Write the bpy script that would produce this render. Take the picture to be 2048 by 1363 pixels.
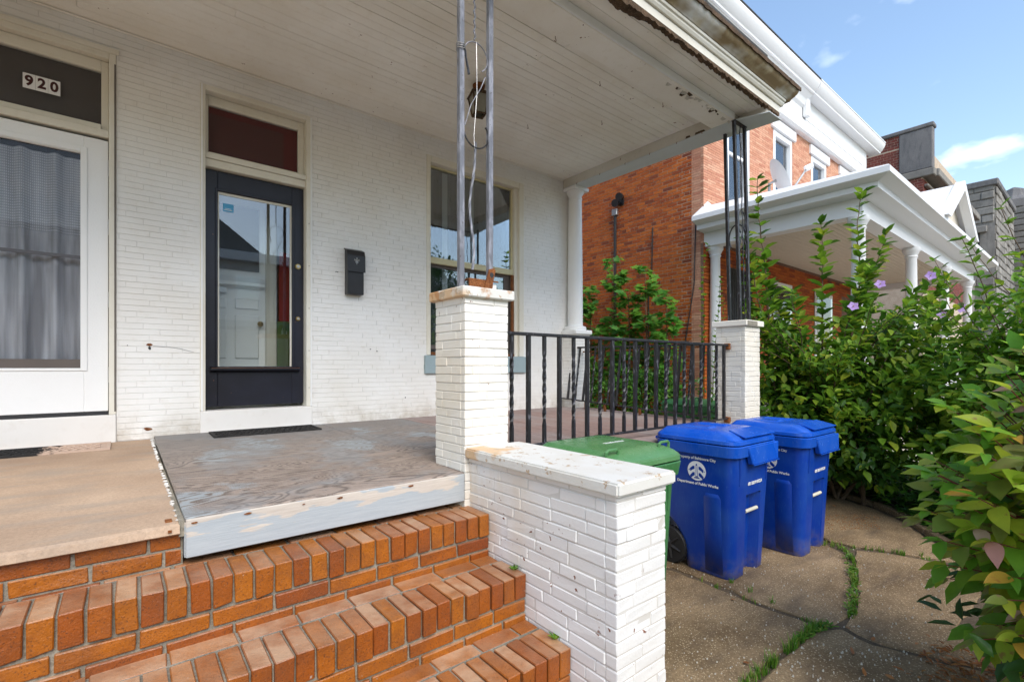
import bpy, bmesh, math, random
from mathutils import Matrix, Vector
random.seed(7)
R = math.radians
scene = bpy.context.scene
C = scene.collection
for o in list(bpy.data.objects): bpy.data.objects.remove(o)

# ---------------------------------------------------------------- camera, sky, sun, exposure
E = 1.485                                   # eye height above the yard
YAW = R(38.8)
FX, FY = math.sin(YAW), math.cos(YAW)
cam = bpy.data.cameras.new('camera'); camo = bpy.data.objects.new('camera', cam); C.objects.link(camo)
camo.location = (0, 0, E); camo.rotation_euler = (R(90), 0, -YAW)
cam.sensor_width = 36; cam.lens = 36*965/2048; cam.shift_y = 51.5/2048
cam.clip_start = .02; cam.clip_end = 2000
scene.camera = camo
SUN_EL, SUN_AZ = R(44), R(192)              # azimuth clockwise from +Y
world = bpy.data.worlds.new('World'); scene.world = world; world.use_nodes = True
wt = world.node_tree; wt.nodes.clear()
def wn(t, **k):
    n = wt.nodes.new(t)
    for a, b in k.items(): setattr(n, a, b)
    return n
sky = wn('ShaderNodeTexSky', sky_type='NISHITA'); sky.sun_disc = False
sky.sun_elevation = SUN_EL; sky.sun_rotation = SUN_AZ; sky.air_density = 1.3; sky.dust_density = .9; sky.ozone_density = 1.6
tc = wn('ShaderNodeTexCoord'); sep = wn('ShaderNodeSeparateXYZ'); wt.links.new(tc.outputs['Generated'], sep.inputs[0])
den = wn('ShaderNodeMath', operation='ADD'); wt.links.new(sep.outputs['Z'], den.inputs[0]); den.inputs[1].default_value = .22
cx = wn('ShaderNodeMath', operation='DIVIDE'); wt.links.new(sep.outputs['X'], cx.inputs[0]); wt.links.new(den.outputs[0], cx.inputs[1])
cy = wn('ShaderNodeMath', operation='DIVIDE'); wt.links.new(sep.outputs['Y'], cy.inputs[0]); wt.links.new(den.outputs[0], cy.inputs[1])
comb = wn('ShaderNodeCombineXYZ'); wt.links.new(cx.outputs[0], comb.inputs[0]); wt.links.new(cy.outputs[0], comb.inputs[1])
cn = wn('ShaderNodeTexNoise'); cn.inputs['Scale'].default_value = 2.9; cn.inputs['Detail'].default_value = 6; cn.inputs['Roughness'].default_value = .45; cn.inputs['Distortion'].default_value = .0
wt.links.new(comb.outputs[0], cn.inputs['Vector'])
cr = wn('ShaderNodeValToRGB'); cr.color_ramp.elements[0].position = .585; cr.color_ramp.elements[1].position = .90
wt.links.new(cn.outputs['Fac'], cr.inputs[0])
cn2 = wn('ShaderNodeTexNoise'); cn2.inputs['Scale'].default_value = 3.2; cn2.inputs['Detail'].default_value = 5
wt.links.new(comb.outputs[0], cn2.inputs['Vector'])
ccol = wn('ShaderNodeValToRGB')
ccol.color_ramp.elements[0].position = .35; ccol.color_ramp.elements[0].color = (9, 9.3, 9.8, 1)
ccol.color_ramp.elements[1].position = .7; ccol.color_ramp.elements[1].color = (18, 17.6, 17.1, 1)
wt.links.new(cn2.outputs['Fac'], ccol.inputs[0])
mx = wn('ShaderNodeMixRGB'); wt.links.new(cr.outputs[0], mx.inputs[0]); wt.links.new(sky.outputs[0], mx.inputs[1]); wt.links.new(ccol.outputs[0], mx.inputs[2])
bg = wn('ShaderNodeBackground'); bg.inputs[1].default_value = .115
wt.links.new(mx.outputs[0], bg.inputs[0])
wo = wn('ShaderNodeOutputWorld'); wt.links.new(bg.outputs[0], wo.inputs[0])
sun = bpy.data.lights.new('sun', 'SUN'); sun.energy = 1.5; sun.angle = R(40); sun.color = (1, .94, .86)
suno = bpy.data.objects.new('sun', sun); C.objects.link(suno)
sd = Vector((math.sin(SUN_AZ)*math.cos(SUN_EL), math.cos(SUN_AZ)*math.cos(SUN_EL), math.sin(SUN_EL)))
suno.rotation_euler = sd.to_track_quat('Z', 'Y').to_euler(); suno.location = sd*60
vs = scene.view_settings
vs.view_transform = 'Standard'; vs.look = 'None'; vs.gamma = 1; vs.use_curve_mapping = False; vs.exposure = 1.28
scene.cycles.max_bounces = 8; scene.cycles.diffuse_bounces = 4; scene.cycles.transparent_max_bounces = 8

# ---------------------------------------------------------------- mesh helpers
WM = {}
def reg(o, parent=None, w=None):
    C.objects.link(o)
    WM[o.name] = w or Matrix()
    if parent is not None:
        o.parent = parent; o.matrix_parent_inverse = WM[parent.name].inverted()
    return o
def tag(o, label=None, cat=None, group=None, kind=None):
    if label: o['label'] = label
    if cat: o['category'] = cat
    if group: o['group'] = group
    if kind: o['kind'] = kind
    return o
def thing(name, label, cat, loc=(0, 0, 0), group=None):
    o = bpy.data.objects.new(name, None); o.location = loc; o.empty_display_size = .1
    reg(o, None, Matrix.Translation(loc)); return tag(o, label, cat, group)
def copy_tree(o, delta=None, parent=None):
    c = o.copy(); C.objects.link(c)
    if parent is not None: c.parent = parent
    if delta is not None: c.location = Vector(c.location) + Vector(delta)
    for ch in list(o.children):
        k = copy_tree(ch, None, c); k.matrix_parent_inverse = ch.matrix_parent_inverse.copy()
    return c
class MB:
    def __init__(s): s.v = []; s.f = []; s.m = []; s.mi = 0
    def add(s, vs_, fs):
        b = len(s.v); s.v += [tuple(v) for v in vs_]
        for f in fs: s.f.append([b+i for i in f]); s.m.append(s.mi)
        return s
    def hexa(s, p):          # p: 4 bottom (ccw from above) + 4 top
        return s.add(p, [(3, 2, 1, 0), (4, 5, 6, 7), (0, 1, 5, 4), (1, 2, 6, 5), (2, 3, 7, 6), (3, 0, 4, 7)])
    def box(s, x0, x1, y0, y1, z0, z1):
        return s.hexa([(x0, y0, z0), (x1, y0, z0), (x1, y1, z0), (x0, y1, z0), (x0, y0, z1), (x1, y0, z1), (x1, y1, z1), (x0, y1, z1)])
    def quad(s, a, b, c, d): return s.add([a, b, c, d], [(0, 1, 2, 3)])
    def tube(s, pts, r, n=8, cap=True, twist=0):
        pts = [Vector(p) for p in pts]; m = len(pts); rs = r if isinstance(r, (list, tuple)) else [r]*m
        ref = None; rings = []
        for i, p in enumerate(pts):
            t = (pts[min(i+1, m-1)]-pts[max(i-1, 0)])
            if t.length < 1e-9: t = Vector((0, 0, 1))
            t.normalize()
            if ref is None: ref = Vector((1, 0, 0)) if abs(t.x) < .8 else Vector((0, 1, 0))
            a = (ref - t*ref.dot(t)); a.normalize(); b = t.cross(a); ref = a
            rings.append([p + (a*math.cos(2*math.pi*k/n+twist*i) + b*math.sin(2*math.pi*k/n+twist*i))*rs[i] for k in range(n)])
        vs_ = [v for rg in rings for v in rg]; fs = []
        for i in range(m-1):
            for k in range(n):
                k2 = (k+1) % n; fs.append((i*n+k, i*n+k2, (i+1)*n+k2, (i+1)*n+k))
        if cap: fs.append(tuple(range(n-1, -1, -1))); fs.append(tuple((m-1)*n+k for k in range(n)))
        return s.add(vs_, fs)
    def lathe(s, cxyz, prof, n=20):       # prof: (r,z)
        x, y, z = cxyz; vs_ = []; fs = []
        for r, h in prof:
            for k in range(n): vs_.append((x+r*math.cos(2*math.pi*k/n), y+r*math.sin(2*math.pi*k/n), z+h))
        m = len(prof)
        for i in range(m-1):
            for k in range(n):
                k2 = (k+1) % n; fs.append((i*n+k, i*n+k2, (i+1)*n+k2, (i+1)*n+k))
        fs.append(tuple(range(n-1, -1, -1))); fs.append(tuple((m-1)*n+k for k in range(n)))
        return s.add(vs_, fs)
    def extrude(s, prof, f0, f1):         # closed 2d profile mapped by f0/f1 -> 3d
        n = len(prof); vs_ = [f0(*p) for p in prof]+[f1(*p) for p in prof]
        fs = [(i, (i+1) % n, n+(i+1) % n, n+i) for i in range(n)]
        fs += [tuple(range(n-1, -1, -1)), tuple(range(n, 2*n))]
        return s.add(vs_, fs)
    def xprof(s, prof, x0, x1): return s.extrude(prof, lambda y, z: (x0, y, z), lambda y, z: (x1, y, z))
    def yprof(s, prof, y0, y1): return s.extrude(prof, lambda x, z: (x, y0, z), lambda x, z: (x, y1, z))
    def zprof(s, prof, z0, z1): return s.extrude(prof, lambda x, y: (x, y, z0), lambda x, y: (x, y, z1))
    def loft(s, secs, cap=True):
        n = len(secs[0]); vs_ = [v for sec in secs for v in sec]; fs = []
        for i in range(len(secs)-1):
            for k in range(n):
                k2 = (k+1) % n; fs.append((i*n+k, i*n+k2, (i+1)*n+k2, (i+1)*n+k))
        if cap: fs.append(tuple(range(n-1, -1, -1))); fs.append(tuple((len(secs)-1)*n+k for k in range(n)))
        return s.add(vs_, fs)
    def mesh(s, name, mats, smooth=False, bevel=0, seg=1, fixn=True):
        me = bpy.data.meshes.new(name); me.from_pydata(s.v, [], s.f); 
        for m in (mats if isinstance(mats, (list, tuple)) else [mats]): me.materials.append(m)
        if any(s.m): me.polygons.foreach_set('material_index', s.m)
        if bevel or fixn:
            bm = bmesh.new(); bm.from_mesh(me)
            if fixn: bmesh.ops.recalc_face_normals(bm, faces=bm.faces)
            if bevel:
                ed = [e for e in bm.edges if e.is_manifold and e.calc_face_angle(0) > .5]
                bmesh.ops.bevel(bm, geom=ed, offset=bevel, segments=seg, affect='EDGES', clamp_overlap=True)
            bm.to_mesh(me); bm.free()
        if smooth:
            me.polygons.foreach_set('use_smooth', [True]*len(me.polygons))
            if smooth != 'all':
                me.set_sharp_from_angle(angle=R(38))
        me.update(); return me
    def build(s, name, mats, parent=None, smooth=False, bevel=0, seg=1, fixn=True):
        return reg(bpy.data.objects.new(name, s.mesh(name, mats, smooth, bevel, seg, fixn)), parent)
def part(name, m, parent, *boxes, bevel=0):
    b = MB()
    for q in boxes: b.box(*q)
    return b.build(name, m, parent, bevel=bevel)
def struct(o): o['kind'] = 'structure'; return o
def jit(a): return random.uniform(-a, a)
def proj(x, y, z):
    d = x*FX+y*FY; l = x*FY-y*FX
    if d < .05: return None
    return (1024+965*l/d, 733-965*(z-E)/d, d)
def inframe(x, y, z, m=0):
    p = proj(x, y, z); return bool(p and -m < p[0] < 2048+m and -m < p[1] < 1363+m)

# ---------------------------------------------------------------- material helpers
class NT:
    def __init__(s, name):
        s.mat = bpy.data.materials.new(name); s.mat.use_nodes = True; s.t = s.mat.node_tree; s.t.nodes.clear()
        s.out = s.t.nodes.new('ShaderNodeOutputMaterial')
    def n(s, t, **k):
        x = s.t.nodes.new(t)
        for a, b in k.items(): setattr(x, a, b)
        return x
    def put(s, sock, v):
        if hasattr(v, 'links') or isinstance(v, bpy.types.NodeSocket): s.t.links.new(v, sock)
        elif isinstance(v, (tuple, list)) and sock.type == 'RGBA': sock.default_value = (*v[:3], 1)
        else: sock.default_value = v
    def pos(s): return s.n('ShaderNodeNewGeometry').outputs['Position']
    def obj(s): return s.n('ShaderNodeTexCoord').outputs['Object']
    def nrm(s): return s.n('ShaderNodeNewGeometry').outputs['Normal']
    def scale(s, v, sc):
        m = s.n('ShaderNodeMapping'); s.put(m.inputs['Vector'], v); m.inputs['Scale'].default_value = sc; return m.outputs[0]
    def noise(s, sc, det=4, vec=None, rough=.55, dist=0, col=False):
        x = s.n('ShaderNodeTexNoise'); s.put(x.inputs['Vector'], vec if vec is not None else s.pos())
        x.inputs['Scale'].default_value = sc; x.inputs['Detail'].default_value = det; x.inputs['Roughness'].default_value = rough; x.inputs['Distortion'].default_value = dist
        return x.outputs['Color' if col else 'Fac']
    def vor(s, sc, vec=None, feat='F1'):
        x = s.n('ShaderNodeTexVoronoi', feature=feat); s.put(x.inputs['Vector'], vec if vec is not None else s.pos()); x.inputs['Scale'].default_value = sc
        return x.outputs[0]
    def ramp(s, f, *st):
        x = s.n('ShaderNodeValToRGB'); s.put(x.inputs[0], f); el = x.color_ramp.elements
        while len(el) < len(st): el.new(.5)
        for e, (p, c) in zip(el, st):
            e.position = p; e.color = (*c, 1) if isinstance(c, (tuple, list)) else (c, c, c, 1)
        return x.outputs[0]
    def mix(s, f, a, b, mode='MIX'):
        x = s.n('ShaderNodeMixRGB', blend_type=mode); s.put(x.inputs[0], f); s.put(x.inputs[1], a); s.put(x.inputs[2], b); return x.outputs[0]
    def math(s, op, a, b=0, c=None):
        x = s.n('ShaderNodeMath', operation=op); s.put(x.inputs[0], a); s.put(x.inputs[1], b)
        if c is not None: s.put(x.inputs[2], c)
        return x.outputs[0]
    def rand(s):
        a = s.n('ShaderNodeObjectInfo').outputs['Random']; b = s.n('ShaderNodeNewGeometry').outputs['Random Per Island']
        return s.math('FRACT', s.math('ADD', a, b))
    def rand2(s, k): return s.math('FRACT', s.math('MULTIPLY', s.rand(), k))
    def sepz(s, v, ch='Z'):
        x = s.n('ShaderNodeSeparateXYZ'); s.put(x.inputs[0], v); return x.outputs[ch]
    def bump(s, h, st=.3, d=.01):
        x = s.n('ShaderNodeBump'); s.put(x.inputs['Height'], h); x.inputs['Strength'].default_value = st; x.inputs['Distance'].default_value = d; return x.outputs[0]
    def prin(s, col, rough=.6, nor=None, metal=0, spec=.4, trans=0):
        p = s.n('ShaderNodeBsdfPrincipled'); s.put(p.inputs['Base Color'], col); s.put(p.inputs['Roughness'], rough); s.put(p.inputs['Metallic'], metal)
        p.inputs['Specular IOR Level'].default_value = spec
        if nor is not None: s.put(p.inputs['Normal'], nor)
        s.last = p; return p.outputs[0]
    def fin(s, sh): s.t.links.new(sh, s.out.inputs[0]); return s.mat

def plain(name, col, rough=.55, var=.12, sc=6, bump=.08, bsc=60, metal=0, spec=.4):
    t = NT(name); f = t.noise(sc, 6)
    c = t.mix(f, tuple(x*(1-var) for x in col), tuple(min(1, x*(1+var)) for x in col))
    return t.fin(t.prin(c, rough, t.bump(t.noise(bsc, 5), bump, .004), metal, spec))
def white_paint(name, base=(.80, .79, .76), dirt=(.60, .54, .43), amt=.35, chips=0, chipcol=(.20, .075, .04), bsc=90, bstr=.25, rough=.55, stain=0, foot=None):
    t = NT(name)
    c = t.mix(t.ramp(t.noise(1.3, 4), (.35, 0), (.75, amt)), base, dirt)
    c = t.mix(t.ramp(t.noise(14, 4, rough=.7), (.55, 0), (.8, amt*.7)), c, dirt)
    c = t.mix(t.math('MULTIPLY', t.rand(), .08), c, (.66, .66, .66))
    if foot is not None: c = t.mix(t.math('MULTIPLY', t.ramp(t.math('SUBTRACT', t.sepz(t.pos()), foot), (.0, 1), (.22, 0)), t.ramp(t.noise(6, 4, rough=.7), (.38, 0), (.66, .75))), c, (.42, .36, .28))
    if stain: c = t.mix(t.math('MULTIPLY', t.ramp(t.math('SUBTRACT', t.sepz(t.pos(), 'Y'), 1.45), (.1, 0), (.75, 1)), t.ramp(t.noise(3.5, 3, t.scale(t.pos(), (1, 1.4, .5))), (.36, 0), (.68, .85))), c, (.62, .47, .29))
    if chips:
        ch = t.math('MULTIPLY', t.ramp(t.noise(24, 3, rough=.6), (.70-chips*.025, 0), (.715-chips*.025, 1)), t.ramp(t.noise(3.1, 3), (.5, 0), (.58, 1)))
        c = t.mix(ch, c, chipcol)
        hb = t.math('SUBTRACT', t.noise(bsc, 6), ch)
    else: hb = t.noise(bsc, 6)
    return t.fin(t.prin(c, rough, t.bump(hb, bstr, .004)))
def brick_mat(name, stops, topsheen=None, rough=.75, speck=True, bstr=.5, sheenamt=.65, spec=.3):
    t = NT(name)
    c = t.ramp(t.rand(), *stops)
    c = t.mix(t.ramp(t.noise(22, 4, rough=.65), (.3, .0), (.8, .5)), c, tuple(x*.5 for x in stops[0][1]))
    if speck:
        c = t.mix(t.ramp(t.noise(7, 3), (.45, 0), (.72, .5)), c, (.13, .045, .02))
        c = t.mix(t.ramp(t.noise(150, 3, rough=.7), (.56, 0), (.66, .75)), c, (.06, .022, .012))
        c = t.mix(t.ramp(t.noise(190, 3, rough=.7), (.62, 0), (.72, .4)), c, (.52, .26, .11))
        c = t.mix(t.ramp(t.noise(48, 4), (.72, 0), (.735, .7)), c, (.40, .36, .31))
    if topsheen is not None:  # up-facing faces painted paler for sky reflection, with wear varying per brick
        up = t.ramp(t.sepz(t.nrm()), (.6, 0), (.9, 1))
        k = t.math('MULTIPLY', t.math('MULTIPLY', up, t.ramp(t.rand2(7.31), (.15, .12), (.75, sheenamt))), t.ramp(t.noise(9, 3), (.3, .3), (.62, 1)))
        c = t.mix(k, c, topsheen)
    h = t.math('ADD', t.noise(85, 3, rough=.75), t.math('MULTIPLY', t.noise(25, 3), .8))
    return t.fin(t.prin(c, rough, t.bump(h, bstr, .007), spec=spec))
def leaf_mat(name, cols, rough=.42, trans=.35, spot=None):
    t = NT(name)
    st = [(i/max(1, len(cols)-1), c) for i, c in enumerate(cols)]
    c = t.ramp(t.rand(), *st)
    c = t.mix(t.ramp(t.noise(30, 3), (.35, 0), (.75, .35)), c, tuple(x*.75 for x in cols[0]))
    if spot: c = t.mix(t.ramp(t.noise(26, 4), (.60, 0), (.68, .7)), c, spot)
    a = t.prin(c, rough, t.bump(t.noise(90, 3), .25, .004), spec=.35)
    tr = t.n('ShaderNodeBsdfTranslucent'); t.put(tr.inputs[0], t.mix(.5, c, (.35, .5, .05), 'MULTIPLY') if False else c)
    m = t.n('ShaderNodeMixShader'); m.inputs[0].default_value = trans
    t.t.links.new(a, m.inputs[1]); t.t.links.new(tr.outputs[0], m.inputs[2])
    return t.fin(m.outputs[0])
def glass_mat(name, tint=(1, 1, 1), refl=.14, rough=.0, bump=0, fk=.9):
    t = NT(name)
    g = t.n('ShaderNodeBsdfGlossy'); g.inputs['Roughness'].default_value = rough; g.inputs[0].default_value = (.95, .96, 1, 1)
    if bump: t.put(g.inputs['Normal'], t.bump(t.noise(2.2, 2), bump, .02))
    tr = t.n('ShaderNodeBsdfTransparent'); tr.inputs[0].default_value = (*tint, 1)
    lw = t.n('ShaderNodeFresnel'); lw.inputs[0].default_value = 1.5
    f = t.math('ADD', t.math('MULTIPLY', lw.outputs[0], fk), refl)
    m = t.n('ShaderNodeMixShader'); t.put(m.inputs[0], f); t.t.links.new(tr.outputs[0], m.inputs[1]); t.t.links.new(g.outputs[0], m.inputs[2])
    return t.fin(m.outputs[0])

def wood_mat(name):
    t = NT(name)
    p = t.scale(t.pos(), (.55, 2.4, 1.0))
    v = t.noise(1.3, 3, p, .5, .8)
    ring = t.math('SINE', t.math('MULTIPLY', t.math('ADD', v, t.math('MULTIPLY', t.noise(30, 3), .012)), 250))
    ring = t.math('ADD', t.math('MULTIPLY', ring, .5), .5)
    fine = t.noise(8, 4, t.scale(t.pos(), (40, 3, 3)), .7)
    c = t.mix(t.ramp(ring, (.0, 0), (.6, 1)), (.10, .074, .058), (.30, .235, .19))
    c = t.mix(t.ramp(fine, (.3, 0), (.8, .5)), c, (.40, .355, .32))
    c = t.mix(t.ramp(t.noise(1.9, 4, rough=.68), (.47, 0), (.60, .88)), c, t.mix(ring, (.21, .205, .20), (.29, .285, .28)))
    c = t.mix(t.ramp(t.noise(9, 4, rough=.7), (.5, 0), (.75, .6)), c, (.15, .115, .095))
    y = t.sepz(t.pos(), 'Y')
    back = t.ramp(t.math('MULTIPLY', t.math('SUBTRACT', y, 2.9), .7), (.0, 0), (1, .55))
    c = t.mix(back, c, (.22, .215, .21))
    msk = t.math('MULTIPLY', t.ramp(t.math('ADD', t.noise(1.7, 3), t.math('MULTIPLY', fine, .14)), (.62, 0), (.67, .9)), t.ramp(ring, (.12, 0), (.5, 1)))
    c = t.mix(msk, c, (.31, .345, .36))
    return t.fin(t.prin(c, .8, t.bump(t.math('ADD', ring, t.math('MULTIPLY', fine, 1.2)), .45, .0025), spec=.25))
def fascia_mat(name):
    t = NT(name)
    g = t.noise(6, 4, t.scale(t.pos(), (1.2, 1, 22)), .7)
    c = t.mix(t.ramp(g, (.3, 0), (.7, 1)), (.33, .365, .39), (.41, .44, .455))
    bare = t.ramp(t.math('ADD', t.noise(3.6, 4, t.scale(t.pos(), (1, 1, 5))), t.math('MULTIPLY', t.math('SUBTRACT', t.sepz(t.pos()), E-.66), 2.4)), (.545, 0), (.575, 1))
    c = t.mix(bare, c, t.mix(g, (.36, .30, .25), (.66, .61, .54)))
    return t.fin(t.prin(c, .75, t.bump(g, .35, .003), spec=.25))
def concrete_mat(name, a, b, sc=1.6, speck=(.62, .55, .42), rough=.9, streak=None, bstr=.5, dark=.75, stony=False, spk=110):
    t = NT(name)
    c = t.mix(t.ramp(t.noise(sc, 8, rough=.62), (.32, 0), (.7, 1)), a, b)
    c = t.mix(t.ramp(t.noise(80, 4, rough=.85), (.42, 0), (.72, dark)), c, tuple(x*.4 for x in a))
    if speck: c = t.mix(t.ramp(t.vor(spk), (.14, .85), (.30, 0)), c, speck)
    if streak: c = t.mix(t.ramp(t.noise(2.2, 4, t.scale(t.pos(), (1, 3.5, 1))), (.5, 0), (.75, .7)), c, streak)
    if stony: c = t.mix(t.math('MULTIPLY', t.rand(), .6), c, tuple(x*.45 for x in a))
    h = t.math('ADD', t.noise(45, 4, rough=.75), t.math('MULTIPLY', t.noise(230, 3), .6))
    return t.fin(t.prin(c, rough, t.bump(h, bstr, .006), spec=.2))

m = {}
m['wallpaint'] = white_paint('wall_paint', (.83, .82, .795), (.60, .53, .42), .42, bsc=28, bstr=.45, foot=E-.55)
m['cheekpaint'] = white_paint('cheek_paint', (.76, .76, .76), (.64, .56, .42), .34, chips=1.5, bstr=.4, stain=1)
m['pierpaint'] = white_paint('pier_paint', (.80, .78, .73), (.68, .56, .37), .60, chips=.4, bstr=.35)
m['walljoint'] = white_paint('wall_joint', (.79, .78, .76), (.55, .49, .41), .55, bsc=50)
m['joint'] = white_paint('painted_joint', (.66, .65, .62), (.40, .33, .25), .6, bsc=50)
def cap_mat(name):
    t = NT(name)
    c = t.mix(t.ramp(t.noise(9, 4), (.4, 0), (.8, .4)), (.66, .65, .61), (.54, .47, .36))
    y = t.sepz(t.pos(), 'Y')
    rust = t.ramp(t.math('ADD', t.noise(4.2, 4), t.math('MULTIPLY', t.math('SUBTRACT', y, 1.95), .42)), (.58, 0), (.66, .9))
    c = t.mix(rust, c, (.60, .40, .22))
    c = t.mix(t.ramp(t.math('ADD', t.noise(9, 3), t.math('MULTIPLY', t.math('SUBTRACT', y, 2.0), .35)), (.66, 0), (.73, .8)), c, (.45, .20, .06))
    fl = t.ramp(t.noise(15, 4, rough=.72), (.60, 0), (.615, 1))
    c = t.mix(fl, c, (.47, .36, .25))
    c = t.mix(t.ramp(t.noise(55, 4), (.73, 0), (.75, .8)), c, (.10, .06, .035))
    return t.fin(t.prin(c, .65, t.bump(t.math('SUBTRACT', t.noise(40, 3), fl), .3, .004)))
m['cap'] = cap_mat('cap_paint')
m['ceil'] = white_paint('ceiling_paint', (.90, .87, .80), (.66, .57, .42), .5, chips=.2, bsc=70, bstr=.15)
m['beam'] = white_paint('beam_paint', (.64, .61, .54), (.40, .35, .26), .6, chips=.6, chipcol=(.24, .13, .07))
m['beambot'] = white_paint('beam_bottom_paint', (.60, .64, .66), (.46, .44, .40), .35)
m['trim'] = white_paint('trim_paint', (.78, .75, .66), (.50, .42, .28), .45, bsc=80)
m['trimw'] = white_paint('trim_white', (.84, .84, .83), (.70, .68, .63), .25)
m['marble'] = white_paint('marble_sill', (.80, .78, .75), (.58, .52, .45), .4, bsc=30, bstr=.08, rough=.4)
m['nwhite'] = white_paint('clean_white', (.74, .75, .76), (.72, .71, .69), .15, bstr=.08)
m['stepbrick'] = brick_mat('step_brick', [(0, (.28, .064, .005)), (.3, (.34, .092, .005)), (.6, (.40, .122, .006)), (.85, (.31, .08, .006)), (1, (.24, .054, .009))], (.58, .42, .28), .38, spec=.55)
m['mortar'] = concrete_mat('mortar', (.22, .20, .16), (.34, .31, .25), 9, None)
m['redbrick'] = brick_mat('red_brick', [(0, (.32, .07, .018)), (.3, (.46, .11, .02)), (.6, (.56, .15, .026)), (.85, (.42, .09, .02)), (1, (.18, .05, .028))], None, .85, False)
m['tanbrick'] = brick_mat('tan_brick', [(0, (.50, .22, .13)), (.35, (.60, .30, .19)), (.7, (.66, .38, .25)), (1, (.46, .18, .11))], None, .8, False)
m['darkbrick'] = brick_mat('dark_brick', [(0, (.17, .045, .035)), (.5, (.23, .06, .045)), (1, (.13, .04, .035))], None, .85, False)
m['redmortar'] = concrete_mat('red_mortar', (.46, .36, .27), (.60, .50, .39), 5)
m['darkjoint'] = concrete_mat('dark_joint', (.19, .10, .07), (.27, .16, .11), 5)
m['ply'] = wood_mat('weathered_plywood')
m['fascia'] = fascia_mat('fascia_board')
def board_mat():
    t = NT('porch_boards')
    g = t.noise(4, 4, t.scale(t.pos(), (30, 1.5, 3)), .7)
    c = t.mix(t.ramp(g, (.3, 0), (.75, 1)), (.20, .125, .105), (.40, .30, .27))
    c = t.mix(t.ramp(t.noise(1.8, 3), (.42, 0), (.66, .6)), c, (.34, .33, .32))
    c = t.mix(t.math('MULTIPLY', t.rand(), .35), c, (.22, .15, .13))
    return t.fin(t.prin(c, .8, t.bump(g, .3, .003), spec=.2))
m['boards'] = board_mat()
m['slab'] = concrete_mat('tan_concrete', (.37, .255, .175), (.56, .41, .29), 1.3, None, .85, (.30, .265, .225), .35, dark=.4)
m['pave'] = concrete_mat('aggregate_paving', (.15, .098, .052), (.40, .28, .16), 1.7, (.58, .46, .30), .9, (.10, .072, .05), .9, spk=75)
m['soil'] = concrete_mat('soil', (.08, .058, .038), (.15, .11, .072), 4, (.25, .19, .12))
m['walk'] = concrete_mat('pale_concrete', (.48, .43, .36), (.60, .55, .47), 1.0)
m['asphalt'] = concrete_mat('asphalt', (.05, .05, .05), (.075, .073, .07), 2, (.14, .14, .14))
m['ground'] = concrete_mat('yard_ground', (.16, .14, .09), (.26, .22, .15), .7)
def iron_mat():
    t = NT('wrought_iron')
    c = t.mix(t.ramp(t.noise(70, 3, t.scale(t.pos(), (1, 1, .25))), (.58, 0), (.72, .8)), (.014, .013, .015), (.16, .16, .19))
    return t.fin(t.prin(c, .42, t.bump(t.noise(160, 4), .3, .002), spec=.5))
m['iron'] = iron_mat()
def grayiron():
    t = NT('gray_iron')
    c = t.mix(t.ramp(t.noise(26, 4, t.scale(t.pos(), (1, 1, .3))), (.45, 0), (.62, 1)), (.14, .145, .165), (.27, .275, .31))
    c = t.mix(t.ramp(t.noise(60, 3), (.66, 0), (.7, .9)), c, (.05, .04, .035))
    return t.fin(t.prin(c, .5, t.bump(t.noise(120, 4), .25, .002), spec=.4))
m['giron'] = grayiron()
m['rust'] = concrete_mat('rust', (.13, .045, .018), (.30, .11, .035), 18, (.4, .2, .08), .85)
m['blackpaint'] = plain('black_metal', (.02, .019, .02), .4, .3, 12, .05)
m['doorpaint'] = None
def door_mat():
    t = NT('navy_door')
    c = t.mix(t.ramp(t.noise(3, 4), (.35, 0), (.75, 1)), (.004, .004, .008), (.012, .013, .026))
    c = t.mix(t.ramp(t.noise(120, 3), (.76, 0), (.78, .7)), c, (.42, .40, .38))
    c = t.mix(t.ramp(t.noise(24, 4), (.735, 0), (.745, .9)), c, (.36, .14, .05))
    return t.fin(t.prin(c, .38, t.bump(t.noise(60, 3), .12, .003), spec=.5))
m['doorpaint'] = door_mat()
m['brass'] = plain('brass', (.55, .40, .16), .3, .3, 30, .05, metal=.9)
m['steel'] = plain('steel', (.45, .45, .45), .4, .2, 30, .05, metal=.7)
m['darkmaroon'] = plain('maroon_panel', (.13, .045, .038), .85)
m['glass'] = glass_mat('window_glass', (.92, .95, .94), .09, 0, .015)
m['glassdoor'] = glass_mat('door_glass', (.95, .97, .96), .05)
m['glassdark'] = glass_mat('storm_glass', (.90, .91, .92), .0, fk=.28)
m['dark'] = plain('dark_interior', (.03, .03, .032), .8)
m['darkred'] = plain('dark_red_fabric', (.17, .028, .022), .85)
m['darkbrown'] = plain('dark_brown_blind', (.125, .105, .095), .85)
m['red'] = plain('red_cloth', (.26, .014, .018), .8, .4)
m['curtain'] = plain('curtain', (.55, .55, .56), .9, .1)
m['curtdark'] = plain('gray_curtain', (.11, .11, .12), .9, .1)
m['grass_rug'] = plain('green_rug', (.07, .14, .04), .9, .5, 60)
m['blue'] = None
def plastic(name, col, dust, lo=.32):
    t = NT(name)
    c = t.mix(t.ramp(t.noise(5, 4), (.42, 0), (.80, .30)), col, dust)
    c = t.mix(t.math('MULTIPLY', t.ramp(t.sepz(t.pos()), (.0, 1), (.16, 0)), t.ramp(t.noise(14, 4, rough=.7), (.35, 0), (.65, .7))), c, (.16, .125, .09))
    c = t.mix(t.ramp(t.noise(40, 4, t.scale(t.pos(), (2.5, 2.5, .35)), .7), (.57, 0), (.72, .42)), c, dust)
    return t.fin(t.prin(c, t.ramp(t.noise(11, 3), (.3, lo), (.8, lo+.18)), t.bump(t.noise(220, 3), .12, .002), spec=.32))
m['blue'] = plastic('blue_plastic', (.001, .036, .29), (.04, .13, .36))
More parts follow.
